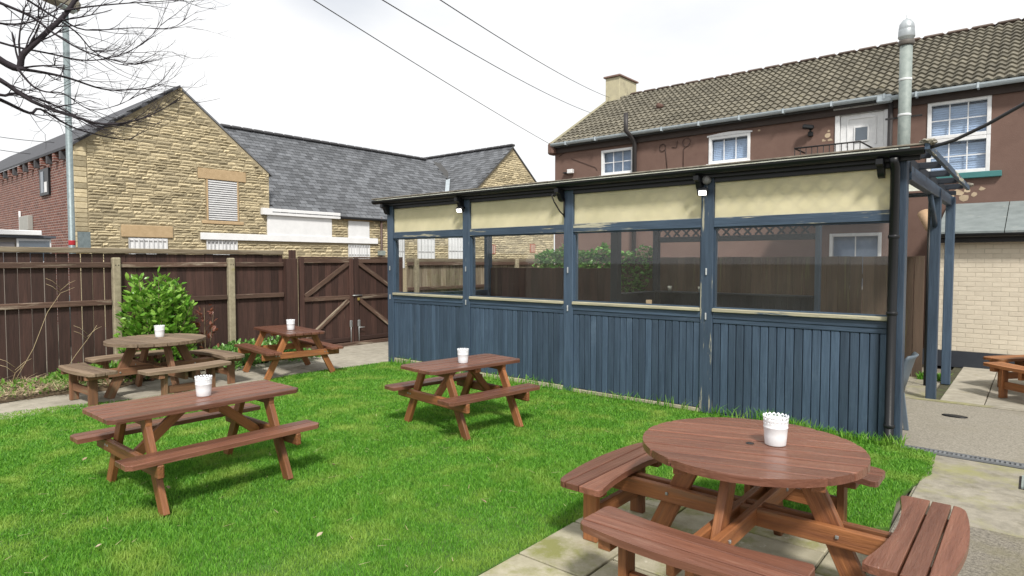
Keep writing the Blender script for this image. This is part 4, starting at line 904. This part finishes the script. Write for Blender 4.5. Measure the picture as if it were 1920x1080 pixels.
# rear fence behind the shelter
rf = empty('rear_fence', (-3.6, 11.62, -.06), 'tall dark brown stained fence behind the shelter ending beside the cream wall', 'fence')
x = -6.9
while x < -1.37:
    bb('board', rf, (x + random.choice((.001, .002, .006)), 11.60, -.05), (min(x + .178, -1.36), 11.622, 1.86 + random.uniform(-.004, .004)), M('streaked_brown_board', (.125, .085, .06), (.075, .052, .038), 2., .75, .4, 9, (9, 9, .5), .25, wear=((.17, .17, .08), .58, 1.1, .16)), .003); x += .18
for zz in (.4, 1.5): bb('rail', rf, (-6.9, 11.623, zz), (-1.37, 11.66, zz + .08), 'fence')

# ================================================================== PLANTS
LGREEN = leafmat('laurel_leaf', (.085, .25, .02), (.29, .50, .085), .3, .3); IVY = leafmat('ivy_leaf', (.07, .21, .035), (.20, .38, .09), .25, .35)
WEED = leafmat('weed_leaf', (.09, .25, .03), (.22, .38, .06), .35, .45); REDL = leafmat('red_leaf', (.15, .045, .03), (.26, .10, .06), .3, .45); STRAW = leafmat('straw', (.36, .28, .16), (.52, .43, .27), .1, .8); TWIGM = M('shrub_stem', (.16, .12, .07), rough=.9)
def scatter_leaves(n, fn, l0, l1, up=.6, wr=.55):
    sp = Soup(); pts = []
    for _ in range(n):
        p, nrm = fn(); l = random.uniform(l0, l1); V, F = leafshape(l, l * wr, .12, random.uniform(-.25, .25))
        d = Vector((random.gauss(0, 1), random.gauss(0, 1), random.gauss(0, .6) + up)) + Vector(nrm) * 1.2
        q = d.to_track_quat('X', 'Z').to_matrix() @ Matrix.Rotation(random.uniform(-.9, .9), 3, 'X')
        sp.add(transform(V, p, q), F); pts.append((p, q, l))
    return sp, pts
def shrub(name, label, c, rx, ry, h, n, mat, l0, l1, shoots, zlow=.1):
    t = empty(name, (c[0], c[1], .02), label, 'shrub')
    sh = [(random.uniform(-.75, .75) * rx, random.uniform(-.8, .8) * ry, random.uniform(.75, 1.12) * h) for _ in range(shoots)]
    for i, (x, y, z) in enumerate(sh):
        tubeo('stem', t, [(c[0] + x * .15, c[1] + y * .15, .0), (c[0] + x * .6, c[1] + y * .6, z * .5), (c[0] + x, c[1] + y, z * .97)], [.012, .009, .004], TWIGM, 5)
    def fn():
        if random.random() < .62:
            x, y, z = random.choice(sh); k = random.uniform(.25, 1.); a = random.uniform(0, 6.28); r = random.uniform(.02, .13) * (1.2 - .6 * k)
            px, py, pz = x * (.15 + .85 * k), y * (.15 + .85 * k), z * k
            return (c[0] + px + r * math.cos(a), c[1] + py + r * math.sin(a), pz + random.uniform(-.03, .05)), (math.cos(a), math.sin(a), .5)
        a = random.uniform(0, 6.28); u = random.uniform(zlow, .92); rr = (1 - (abs(u - .45) / .62) ** 2.2) ** .5 * random.uniform(.7, 1.02)
        return (c[0] + rx * rr * math.cos(a), c[1] + ry * rr * math.sin(a), h * u), (math.cos(a), math.sin(a), .3)
    sp, pts = scatter_leaves(n, fn, l0, l1)
    # the leaves nearest the viewer are separate, the rest one mass
    ids = sorted(range(n), key=lambda i: -pts[i][0][0] + pts[i][0][1] * .35)[:min(260, n // 4)]
    lm = mesh('leaf', *leafshape(1, .55, .12, .15)); lm.materials.append(mat); idset = set(ids); rest = Soup()
    for i, (p, q, l) in enumerate(pts):
        if i in idset: obj('leaf', lm, None, t, Vector(p) - org(t), q.to_euler(), (l, l, l))
        else: V, F = leafshape(l, l * .55, .12, .1); rest.add(transform(V, p, q), F)
    tag(rest.build('foliage', mat, t), kind='stuff'); return t
shrub('laurel_shrub', 'bright green laurel shrub with glossy leaves against the brown fence', (-10.62, 4.0, 0), .40, .54, 1.42, 2700, LGREEN, .07, .135, 22, .04)
shrub('red_leaf_shrub', 'small reddish brown leaved shrub at the right edge of the laurel', (-10.55, 4.70, 0), .12, .13, 1.15, 60, REDL, .07, .11, 3, .5)
def patch(name, label, cat, region, n, mat, l0, l1, hmax, up=1.0):
    (xa, ya), (xb, yb) = region
    def fn():
        u, v = random.random(), random.random(); x = xa + (xb - xa) * u; y = ya + (yb - ya) * v
        e = (math.sin(math.pi * u) * math.sin(math.pi * v)) ** .45; k = .75 + .25 * math.sin(x * 7 + 2) * math.sin(y * 5)
        return (x, y, .03 + hmax * e * k * random.uniform(.35, 1.)), (0, 0, .6)
    sp, _ = scatter_leaves(n, fn, l0, l1, up); o = sp.build(name, mat); return tag(o, label, kind='stuff') if cat is None else tag(o, label, cat)
tag(patch('ground_ivy', 'low green ivy ground cover between the laurel and the small picnic table', None, ((-11.0, 4.5), (-9.85, 6.45)), 3600, IVY, .05, .09, .46), kind='stuff')
patch('bed_weeds', 'low green weeds spreading at the foot of the left fence', None, ((-11.0, 2.55), (-10.05, 3.75)), 1500, WEED, .04, .10, .28)
patch('bed_weeds', 'sparse weeds in the soil bed at the far left', None, ((-10.95, 1.7), (-9.9, 2.7)), 220, WEED, .04, .09, .16)
gxx = RNG.normal(-10.4, .16, 1400); gyy = RNG.normal(3.0, .16, 1400); blades('bed_grass', gxx, gyy, .10, .30, .004, GRASS, 'clump of long grass in the soil bed by the fence', .5)
sp = Soup()
for _ in range(3200):
    x = random.uniform(-11.0, -9.75); y = random.uniform(1.2, 5.2); a = random.uniform(0, 3.14); l = random.uniform(.06, .26); z = .07 + random.uniform(0, .08)
    if y > 3.2 and x > -10.2: continue
    d = Vector((math.cos(a), math.sin(a), random.uniform(-.12, .25))) * l; s_ = Vector((-math.sin(a), math.cos(a), 0)) * .004
    p = Vector((x, y, z)); sp.add([p - s_, p + s_, p + d + s_ * .4, p + d - s_ * .4], [(0, 1, 2, 3)])
tag(sp.build('straw_litter', STRAW), 'dry straw and dead stems littering the soil bed', kind='stuff')
dl = Soup()
for _ in range(700):
    x = random.uniform(-11.0, -9.8); y = random.uniform(1.2, 4.6); V, F = leafshape(random.uniform(.04, .08), .035, .2, .3)
    dl.add(transform(V, (x, y, .07 + random.uniform(0, .04)), Matrix.Rotation(random.uniform(0, 6.28), 3, 'Z') @ Matrix.Rotation(random.uniform(-.5, .5), 3, 'X')), F)
tag(dl.build('leaf_litter', DRY), 'dead brown leaves scattered on the soil bed', kind='stuff')
for i, (pts, lb) in enumerate(((([(-10.9, 2.2, .05), (-10.88, 2.45, .55), (-10.86, 2.62, 1.05), (-10.84, 2.78, 1.32), (-10.82, 2.95, 1.40)]), 'tall leaning dry stem against the left fence'), (([(-10.9, 2.75, .05), (-10.86, 2.95, .4), (-10.84, 3.1, .62), (-10.82, 3.22, .82)]), 'shorter dry stem leaning right of the tall one'), (([(-10.75, 2.15, .05), (-10.72, 2.2, .25), (-10.7, 2.32, .38)]), 'short broken dry stem at the far left of the bed'))):
    dsx = empty('dry_stem', pts[0], lb, 'plant', 'dry stems by the fence'); tubeo('stem', dsx, pts, [.0045, .004, .0035, .003, .002][:len(pts)], STRAW, 5)
    for k in range(3):
        b0 = Vector(pts[-2]) + Vector((0, 0, .04 * k)); tubeo('side_shoot', dsx, [b0, b0 + Vector((.02, .10 * (1 if k % 2 else -1), .10)), b0 + Vector((.03, .18 * (1 if k % 2 else -1), .14))], [.004, .003, .002], STRAW, 4)
# ivy hedge behind the shelter, hanging over the rear fence
iv = empty('ivy_hedge', (-7.2, 11.75, -.06), 'leafy ivy mass hanging over the fence seen through the shelter windows', 'ivy')
def fiv():
    x = random.uniform(-8.9, -5.95); y = random.choice((11.50, 11.54, 11.7)) + random.gauss(0, .04)
    hi = 2.02 + .06 * math.sin(x * 6) + .05 * math.sin(x * 13); lo = 1.55 if x < -6.9 else 1.55 - .5 * min(1, (x + 6.9) / .3) * (1 if x < -6.15 else max(0, (-5.9 - x) / .3))
    return (x, y, random.uniform(lo, hi)), (0, -1, .2)
sp, _ = scatter_leaves(2400, fiv, .06, .11, .2, .85); tag(sp.build('foliage', IVY, iv), kind='stuff')
for k in range(8): x = -8.8 + k * .37; tubeo('stem', iv, [(x, 11.72, -.05), (x + .05, 11.7, 1.0), (x - .05, 11.68, 1.9)], .012, TWIGM, 5)

# ================================================================== BARE TREE (trunk outside the frame at left)
BARK = M('dark_bark', (.035, .028, .034), (.022, .018, .022), 9, .9, .5, rnd=0)
from math import sin, cos
TX = -12.6
tr = empty('bare_tree', (TX, .55, -.06), 'leafless tree with dark spreading twigs at the top left', 'tree')
tubeo('trunk', tr, [(TX, .55, -.06), (TX - .02, .58, 1.2), (TX + .05, .65, 2.6), (TX, .8, 4.0), (TX + .1, .95, 5.6), (TX + .2, 1.2, 7.4)], [.21, .18, .16, .135, .10, .05], BARK, 12)
limbs = [  # centre line of each limb, start and end radius
 ([(-12.50, 2.07, 5.22), (-12.43, 2.43, 4.94), (-12.36, 2.70, 4.80), (-12.29, 2.75, 5.01), (-12.21, 2.96, 5.30), (-12.14, 3.28, 5.74), (-12.07, 3.49, 6.15), (-12.00, 3.78, 6.62)], 0.065, 0.03),
 ([(-12.60, 2.02, 4.83), (-12.42, 2.48, 4.59), (-12.23, 2.84, 4.30), (-12.05, 3.28, 4.14), (-11.87, 3.75, 4.04), (-11.68, 4.26, 4.21), (-11.50, 4.78, 4.59)], 0.05, 0.006),
 ([(-12.20, 2.66, 4.76), (-12.30, 3.01, 4.80), (-12.40, 3.39, 4.81), (-12.50, 3.89, 4.76), (-12.60, 4.34, 4.85), (-12.70, 4.87, 5.08), (-12.80, 5.25, 5.60)], 0.03, 0.004),
 ([(-12.80, 2.16, 4.46), (-12.89, 2.57, 4.38), (-12.97, 2.97, 4.25), (-13.06, 3.14, 4.36), (-13.14, 3.58, 4.16), (-13.23, 4.01, 4.09), (-13.31, 4.56, 4.08), (-13.40, 4.80, 4.30)], 0.038, 0.004),
 ([(-12.40, 2.14, 5.85), (-12.23, 2.48, 5.71), (-12.06, 2.83, 5.56), (-11.89, 3.06, 5.34), (-11.71, 3.36, 5.13), (-11.54, 3.60, 5.04), (-11.37, 4.00, 4.97), (-11.20, 4.09, 5.03)], 0.03, 0.004),
 ([(-12.50, 2.67, 6.05), (-12.70, 3.13, 5.92), (-12.90, 3.63, 5.76), (-13.10, 3.96, 5.55), (-13.30, 4.37, 5.47), (-13.50, 4.66, 5.54)], 0.022, 0.004),
 ([(-12.10, 3.27, 5.80), (-11.97, 3.60, 5.93), (-11.85, 4.11, 6.11), (-11.73, 4.57, 6.25), (-11.60, 5.17, 6.46)], 0.018, 0.004),
 ([(-12.10, 3.23, 5.66), (-12.22, 3.59, 5.61), (-12.35, 4.36, 5.89), (-12.47, 5.04, 6.11), (-12.60, 5.38, 6.42)], 0.016, 0.003),
 ([(-12.60, 2.15, 5.27), (-12.49, 2.64, 5.17), (-12.37, 3.10, 5.14), (-12.26, 3.51, 5.11), (-12.14, 3.83, 5.18), (-12.03, 4.24, 5.42), (-11.91, 4.59, 5.82), (-11.80, 4.65, 6.03)], 0.022, 0.003),
 ([(-12.90, 2.06, 4.58), (-12.81, 2.56, 4.44), (-12.72, 2.68, 4.47), (-12.64, 2.83, 4.46), (-12.55, 3.13, 4.39), (-12.46, 3.55, 4.19), (-12.38, 3.83, 4.08), (-12.29, 4.17, 4.18), (-12.20, 4.71, 4.48)], 0.03, 0.004),
 ([(-12.20, 2.66, 4.76), (-12.12, 2.82, 4.52), (-12.03, 2.97, 4.44), (-11.95, 3.19, 4.44), (-11.87, 3.53, 4.24), (-11.78, 3.93, 4.39), (-11.70, 4.40, 4.74)], 0.02, 0.003),
 ([(-13.00, 2.10, 5.75), (-13.15, 2.52, 5.67), (-13.30, 2.97, 5.79), (-13.45, 3.39, 6.10), (-13.60, 3.84, 6.63)], 0.026, 0.008)]
twigs = Soup()
def grow(p, d, ln, r, depth, rr):
    n = 5; pts = [p]; q = Vector(p); d = d.normalized()
    for i in range(n):
        d = (d + Vector((rr.uniform(-.16, .16), rr.uniform(-.16, .16), rr.uniform(-.10, .20)))).normalized(); q = q + d * ln / n; pts.append(q.copy())
    V, F = tube(pts, [r * (1 - .62 * i / n) for i in range(n + 1)], 4, False); twigs.add(V, F)
    if depth > 0:
        for k in range(rr.randint(1, 3)):
            i = rr.randint(1, n); sd = Vector((rr.uniform(-.7, .7), rr.uniform(-1, 1), rr.uniform(-.7, .7)))
            grow(pts[i], d * 1.0 + sd * .9, ln * rr.uniform(.35, .65), r * .6, depth - 1, rr)
rr = random.Random(11)
for line, r0, r1 in limbs:
    n = len(line); P = [Vector(p) for p in line]
    # smooth the limb
    Q = []
    for i in range(n - 1):
        p0, p1, p2, p3 = P[max(i - 1, 0)], P[i], P[i + 1], P[min(i + 2, n - 1)]
        for s_ in range(4):
            t = s_ / 4; Q.append(.5 * ((2 * p1) + (p2 - p0) * t + (2 * p0 - 5 * p1 + 4 * p2 - p3) * t * t + (3 * p1 - p0 - 3 * p2 + p3) * t ** 3))
    Q.append(P[-1]); m = len(Q)
    tubeo('branch', tr, Q, [r0 + (r1 - r0) * (i / (m - 1)) ** .7 for i in range(m)], BARK, 7)
    for i in range(4, m - 1):
        if rr.random() < .62:
            d = (Q[i + 1] - Q[i]).normalized(); sd = Vector((rr.uniform(-.8, .8), rr.uniform(-.5, 1.), rr.uniform(-.8, .8)))
            grow(Q[i], d + sd * .8, rr.uniform(.4, .9), max(.0062, (r0 + (r1 - r0) * i / m) * .34), 2, rr)
tg = twigs.build('twigs', BARK, tr); tag(tg, kind='stuff')
for a in limbs[1], limbs[3], limbs[4], limbs[8], limbs[9], limbs[0], limbs[11]:
    b0 = Vector(a[0][0]); zt = max(1.2, min(7.2, b0.z - .25))
    tubeo('limb', tr, [(TX + .03, .55 + zt * .06, zt - .5), (TX + .05, (b0.y + .6 + zt * .06) / 2, (zt + b0.z) / 2), b0], [a[1] * 1.5, a[1] * 1.2, a[1]], BARK, 8)

# ================================================================== OVERHEAD CABLES
CBL = simple('cable_black', (.03, .03, .035), .6)
def cable(label, a, b, sag, r, n=14):
    a = Vector(a); b = Vector(b); pts = [a.lerp(b, i / n) - Vector((0, 0, sag * 4 * (i / n) * (1 - i / n))) for i in range(n + 1)]
    o = tubeo('overhead_cable', None, pts, r, CBL, 6); return tag(o, label, 'cable', 'overhead cables')
cable('longest overhead cable running down to the eaves corner of the brown house', (PX0, PY_ - .1, 5.02), (-5.50, 2.92, 4.48), .04, .0055)
cable('middle overhead cable running down to the verge of the brown house', (PX0, 16.3, 6.28), (-5.00, 3.27, 4.46), .12, .006)
cable('upper overhead cable running down to the foot of the chimney', (PX0, RY - .1, 6.95), (-4.60, 3.61, 4.48), .12, .006)
cable('faint upper wire crossing behind the lamp post at the far left', (-30.00, 5.02, 6.51), (-26.00, 7.30, 5.93), .1, .012)
cable('faint lower wire crossing behind the lamp post at the far left', (-30.00, 5.01, 6.04), (-26.00, 7.37, 5.46), .1, .012)
pts = [(-.93, 7.05, 2.83), (-.80, 7.0, 2.835), (-.62, 6.95, 2.87), (-.38, 6.85, 2.96), (-.08, 6.7, 3.10), (.35, 6.5, 3.34)]
o = tubeo('supply_cable', None, pts, .016, CBL, 8); tag(o, 'thick black cable rising from the shelter roof corner to the right', 'cable')

# ================================================================== PICNIC TABLES
def clipped(x0, x1, y0, y1, c, sides):
    """plank outline with its outer corners clipped (sides: -1 low x, +1 high x)"""
    P = []
    P += [(x0 + c, y0), (x0, y0 + c)][::-1] if -1 in sides else [(x0, y0)]
    P += [(x1 - c, y0), (x1, y0 + c)] if 1 in sides else [(x1, y0)]
    P += [(x1, y1 - c), (x1 - c, y1)] if 1 in sides else [(x1, y1)]
    P += [(x0 + c, y1), (x0, y1 - c)] if -1 in sides else [(x0, y1)]
    return P
def picnic_table(loc, rz, ln, label, top='stain', leg='leg'):
    t = empty('picnic_table', loc, label, 'picnic table', 'A-frame picnic tables', rz)
    h = .69; wt = .62; n = 5; pw = wt / n
    for k in range(n):
        x0 = -wt / 2 + k * pw; me = prism(clipped(x0 + .007, x0 + pw - .007, -ln / 2, ln / 2, .045, [-1] if k == 0 else [1] if k == n - 1 else []), h - .035, h, .006)
        o = obj('plank', me, W(top, 1), t, (0, 0, random.uniform(-.0015, .0015)))
    fy = ln / 2 - .21
    for s in (-1, 1):
        box('cleat', t, (0, s * (fy - .048), h - .066), (.56, .045, .062), leg, bev=.004, world=False)
        box('seat_bearer', t, (0, s * fy, .345), (1.22, .045, .10), leg, bev=.010, world=False)
        for e in (-1, 1):
            dx = .31 / .64
            # slanted leg, wide face across the table
            a = Vector((e * .20, s * (fy - .047), h - .037)); b = Vector((e * .525, s * (fy - .047), .004))
            lo = beam('leg', t, b, a, .088, .044, leg, side=(1, 0, 0), bev=.004)
        for e in (-1, 1):
            for dx in (-.02, .025): box('bolt', t, (e * .385 + dx, s * (fy + .0235), .35), (.016, .006, .016), STEEL, bev=.002, world=False)
        # diagonal brace up to the middle of the top
        beam('brace', t, Vector((0, s * (fy - .03), .315)), Vector((0, s * .10, h - .045)), .075, .04, 'orange', side=(0, 0, 1), bev=.004)
    box('cleat', t, (0, 0, h - .059), (.54, .075, .045), leg, bev=.004, world=False)
    for e in (-1, 1):
        for k in range(2):
            x0 = e * .385 + (k * .115 if e > 0 else -k * .115 - .112); sd = []
            if k == 1: sd = [e]
            me = prism(clipped(x0 + .002, x0 + .105, -ln / 2, ln / 2, .035, sd), .396, .431, .003)
            obj('seat_plank', me, W(top, 1), t, (0, 0, random.uniform(-.001, .001)))
    return t
picnic_table((-5.15, 2.23, .0), 0., 1.46, 'longest brown picnic table on the lawn at the left, nearest the camera')
picnic_table((-4.77, 4.86, .0), R(-7), 1.24, 'brown picnic table on the lawn directly before the blue shelter')
picnic_table((-9.12, 5.36, .016), R(82), 1.42, 'orange brown picnic table on the patio before the gates', 'stain', 'orange')

def arc_strip(R_, y0, y1, n=7):
    f = lambda y: math.sqrt(max(R_ * R_ - y * y, 0)); ys = [y0 + (y1 - y0) * i / n for i in range(n + 1)]
    return [(f(y), y) for y in ys] + [(-f(y), y) for y in ys[::-1]]
def bench_poly(k):
    hl = .535; yi = lambda x: .735 - .065 * (x / hl) ** 2; yo = lambda x: 1.03 - .055 * (x / hl) ** 2; n = 12; c = .040
    xs = [-hl + 2 * hl * i / n for i in range(n + 1)]
    def edge(f, sgn): # rounded ends
        P = [(-hl, f(-hl) + sgn * c), (-hl + c * .3, f(-hl) + sgn * c * .3), (-hl + c, f(-hl + c))] + [(x, f(x)) for x in xs[1:-1]] + [(hl - c, f(hl - c)), (hl - c * .3, f(hl) + sgn * c * .3), (hl, f(hl) + sgn * c)]; return P
    if k == 0: return edge(yi, 1) + [(hl, .818), (-hl, .818)]
    if k == 1: return [(-hl, .828), (hl, .828), (hl, .916), (-hl, .916)]
    return [(-hl, .926), (hl, .926)] + edge(yo, -1)[::-1]
def round_table(loc, rz, plank_rot, label, top='stain', leg='leg'):
    t = empty('round_picnic_table', loc, label, 'picnic table', 'round picnic tables with curved benches', rz)
    h = .72; R_ = .605; n = 9; pw = 2 * R_ / n
    for k in range(n):
        y0 = -R_ + k * pw; me = prism(arc_strip(R_, y0 + (.007 if k else .004), y0 + pw - (.007 if k < n - 1 else .004)), h - .042, h, .005)
        obj('plank', me, W(top, 0), t, (0, 0, random.uniform(-.0015, .0015)), (0, 0, plank_rot))
    latheo('parasol_hole', None, [(.024, h + .0005), (.022, h + .002), (.001, h + .0018)], BLACK, (0, 0, 0), 16).parent = t
    for q in (plank_rot + R(90),):
        for s in (-.33, .33): box('batten', t, (math.cos(q + R(90)) * s, math.sin(q + R(90)) * s, h - .063), (.92, .07, .040), leg, rot=(0, 0, q), bev=.004, world=False)
    # crossed pairs of bearers with the legs sandwiched between them
    for j, a in enumerate((0, R(90))):
        ca, sa = math.cos(a), math.sin(a); zc = .325 + j * .004
        for s in (-1, 1): box('bearer', t, (-sa * s * .047, ca * s * .047, zc), (1.84, .042, .10 - j * .003), leg, rot=(0, 0, a), bev=.004, world=False)
        for e in (-1, 1):
            d = Vector((ca, sa, 0)) * e; beam('leg', t, d * .60 + Vector((0, 0, .003)), d * .28 + Vector((0, 0, h - .044)), .115, .048, leg, side=d, bev=.004)
            for yb in (-.069, .069): box('bolt', t, (ca * e * .48 - sa * yb, sa * e * .48 + ca * yb, .33), (.018, .018, .018), STEEL, rot=(0, 0, a), bev=.003, world=False)
    for j in range(4):
        a = j * R(90); rot = Matrix.Rotation(a, 4, 'Z')
        b = empty('bench', (0, 0, 0), None, None); b.parent = t; b.rotation_euler = (0, 0, a)
        for k in range(3):
            me = prism(bench_poly(k), .392, .430, .004); obj('seat_plank', me, W(top, 0), b, (0, 0, random.uniform(-.001, .001)))
        for s in (-1, 1):
            box('cleat', b, (s * .37, .865, .362), (.07, .24, .058), leg, bev=.004, world=False)
            box('leg', b, (s * .30, .880, .196), (.045, .10, .388), leg, bev=.004, world=False)
        box('stretcher', b, (0, .880, .17), (.554, .04, .095), leg, bev=.004, world=False)
    return t
round_table((-1.25, 3.63, .012), 0., R(17), 'large reddish brown round picnic table on slabs in the right foreground')
round_table((-9.15, 3.42, .015), R(3), R(8), 'weathered grey brown round picnic table on the patio before the laurel', 'aged', 'mixed')
round_table((.50, 10.72, .016), R(48), R(60), 'round picnic table cut off by the right edge before the cream wall', 'orange', 'orange')

# ================================================================== WHITE LACE-RIM POTS
POT = M('white_enamel_pot', (.80, .82, .84), (.72, .74, .77), 8, .35, .05, rnd=.02, wear=((.55, .55, .54), .72, 6., .04))
def pot_mesh():
    n = 72; V = []; F = []; rows = [(0, .0515), (.004, .054), (.05, .0575), (.092, .0608), (.095, .0628), (.099, .0628), (.102, .0614), (.114, .0622), (.120, .0626), (.127, .0632), (.134, .0637), (.141, .0642), (.148, .0648), (.160, .0655)]
    for j, (z, r) in enumerate(rows):
        for k in range(n):
            q = 2 * math.pi * k / n; zz = z
            if j == len(rows) - 1: zz = .149 + .012 * abs(math.sin(q * 9))
            V.append((r * math.cos(q), r * math.sin(q), zz))
    for j in range(len(rows) - 1):
        for k in range(n):
            ph = k % 8
            if (j == 8 and k % 4 == 1) or (j == 11 and ph in (2, 3, 5, 6)): continue   # lace holes
            F.append((j * n + k, j * n + (k + 1) % n, (j + 1) * n + (k + 1) % n, (j + 1) * n + k))
    F.append(tuple(range(n))[::-1])
    return mesh('pot', V, F, True)
potme = pot_mesh(); potme.materials.append(POT)
for x, y, z, s, lb in ((-1.13, 3.70, .733, 1.06, 'on the large round table in the foreground'), (-5.17, 2.28, .691, 1., 'on the nearest long picnic table at the left'), (-4.72, 4.82, .691, .95, 'on the picnic table before the blue shelter'), (-8.98, 5.32, .707, 1., 'on the small table before the gates'), (-9.30, 3.52, .736, 1., 'on the weathered round table at the back left')):
    o = obj('lace_pot', potme, None, None, (x, y, z + .0005), (0, 0, random.uniform(0, 6)), (s, s, s)); sm = o.modifiers.new('thickness', 'SOLIDIFY'); sm.thickness = .0016
    tag(o, 'white metal pot with lace cut rim ' + lb, 'pot', 'white lace rim pots')

# ================================================================== GARDEN CHAIR at the shelter corner
CH = simple('blue_grey_plastic', (.10, .13, .16), .45)
ct = empty('garden_chair', (-1.17, 7.46, .012), 'blue grey plastic garden chair behind the black downpipe at the shelter corner', 'chair')
bb('seat', ct, (-1.40, 7.26, .41), (-.97, 7.68, .44), CH, .012)
V = []; F = []; n = 9
for i in range(n):
    y = 7.25 + .44 * i / (n - 1); cv_ = .05 * (1 - ((i / (n - 1)) * 2 - 1) ** 2)
    for z, dx in ((.42, 0), (.62, .05), (.80, .10), (.83, .125)): V.append(Vector((-1.0 + dx + cv_, y, z)) - org(ct))
for i in range(n - 1):
    for j in range(3): a = i * 4 + j; F.append((a, a + 4, a + 5, a + 1))
o = obj('backrest', mesh('backrest', V, F, True), CH, ct); sm = o.modifiers.new('thickness', 'SOLIDIFY'); sm.thickness = .022
for (x, y, dx) in ((-.99, 7.27, .05), (-.99, 7.66, .05), (-1.38, 7.27, -.02), (-1.38, 7.66, -.02)):
    beam('leg', ct, Vector((x + dx, y, .012)) - org(ct), Vector((x, y, .415)) - org(ct), .035, .045, CH, side=(0, 1, 0))
for y in (7.245, 7.685): tubeo('armrest', ct, [(-1.38, y, .43), (-1.39, y, .63), (-1.2, y, .66), (-.97, y, .68)], .018, CH, 7)

ct.location.x -= .08
# stray straws and clippings on the lawn
sp = Soup()
for _ in range(260):
    x = random.uniform(-8.6, -2.5); y = random.uniform(.8, 6.8); a = random.uniform(0, 3.14); l = random.uniform(.02, .09)
    d = Vector((math.cos(a), math.sin(a), random.uniform(-.05, .12))) * l; s_ = Vector((-math.sin(a), math.cos(a), 0)) * .002; p = Vector((x, y, .034))
    sp.add([p - s_, p + s_, p + d + s_ * .5, p + d - s_ * .5], [(0, 1, 2, 3)])
tag(sp.build('lawn_clippings', STRAW), 'pale straws and clippings strewn over the lawn', kind='stuff')
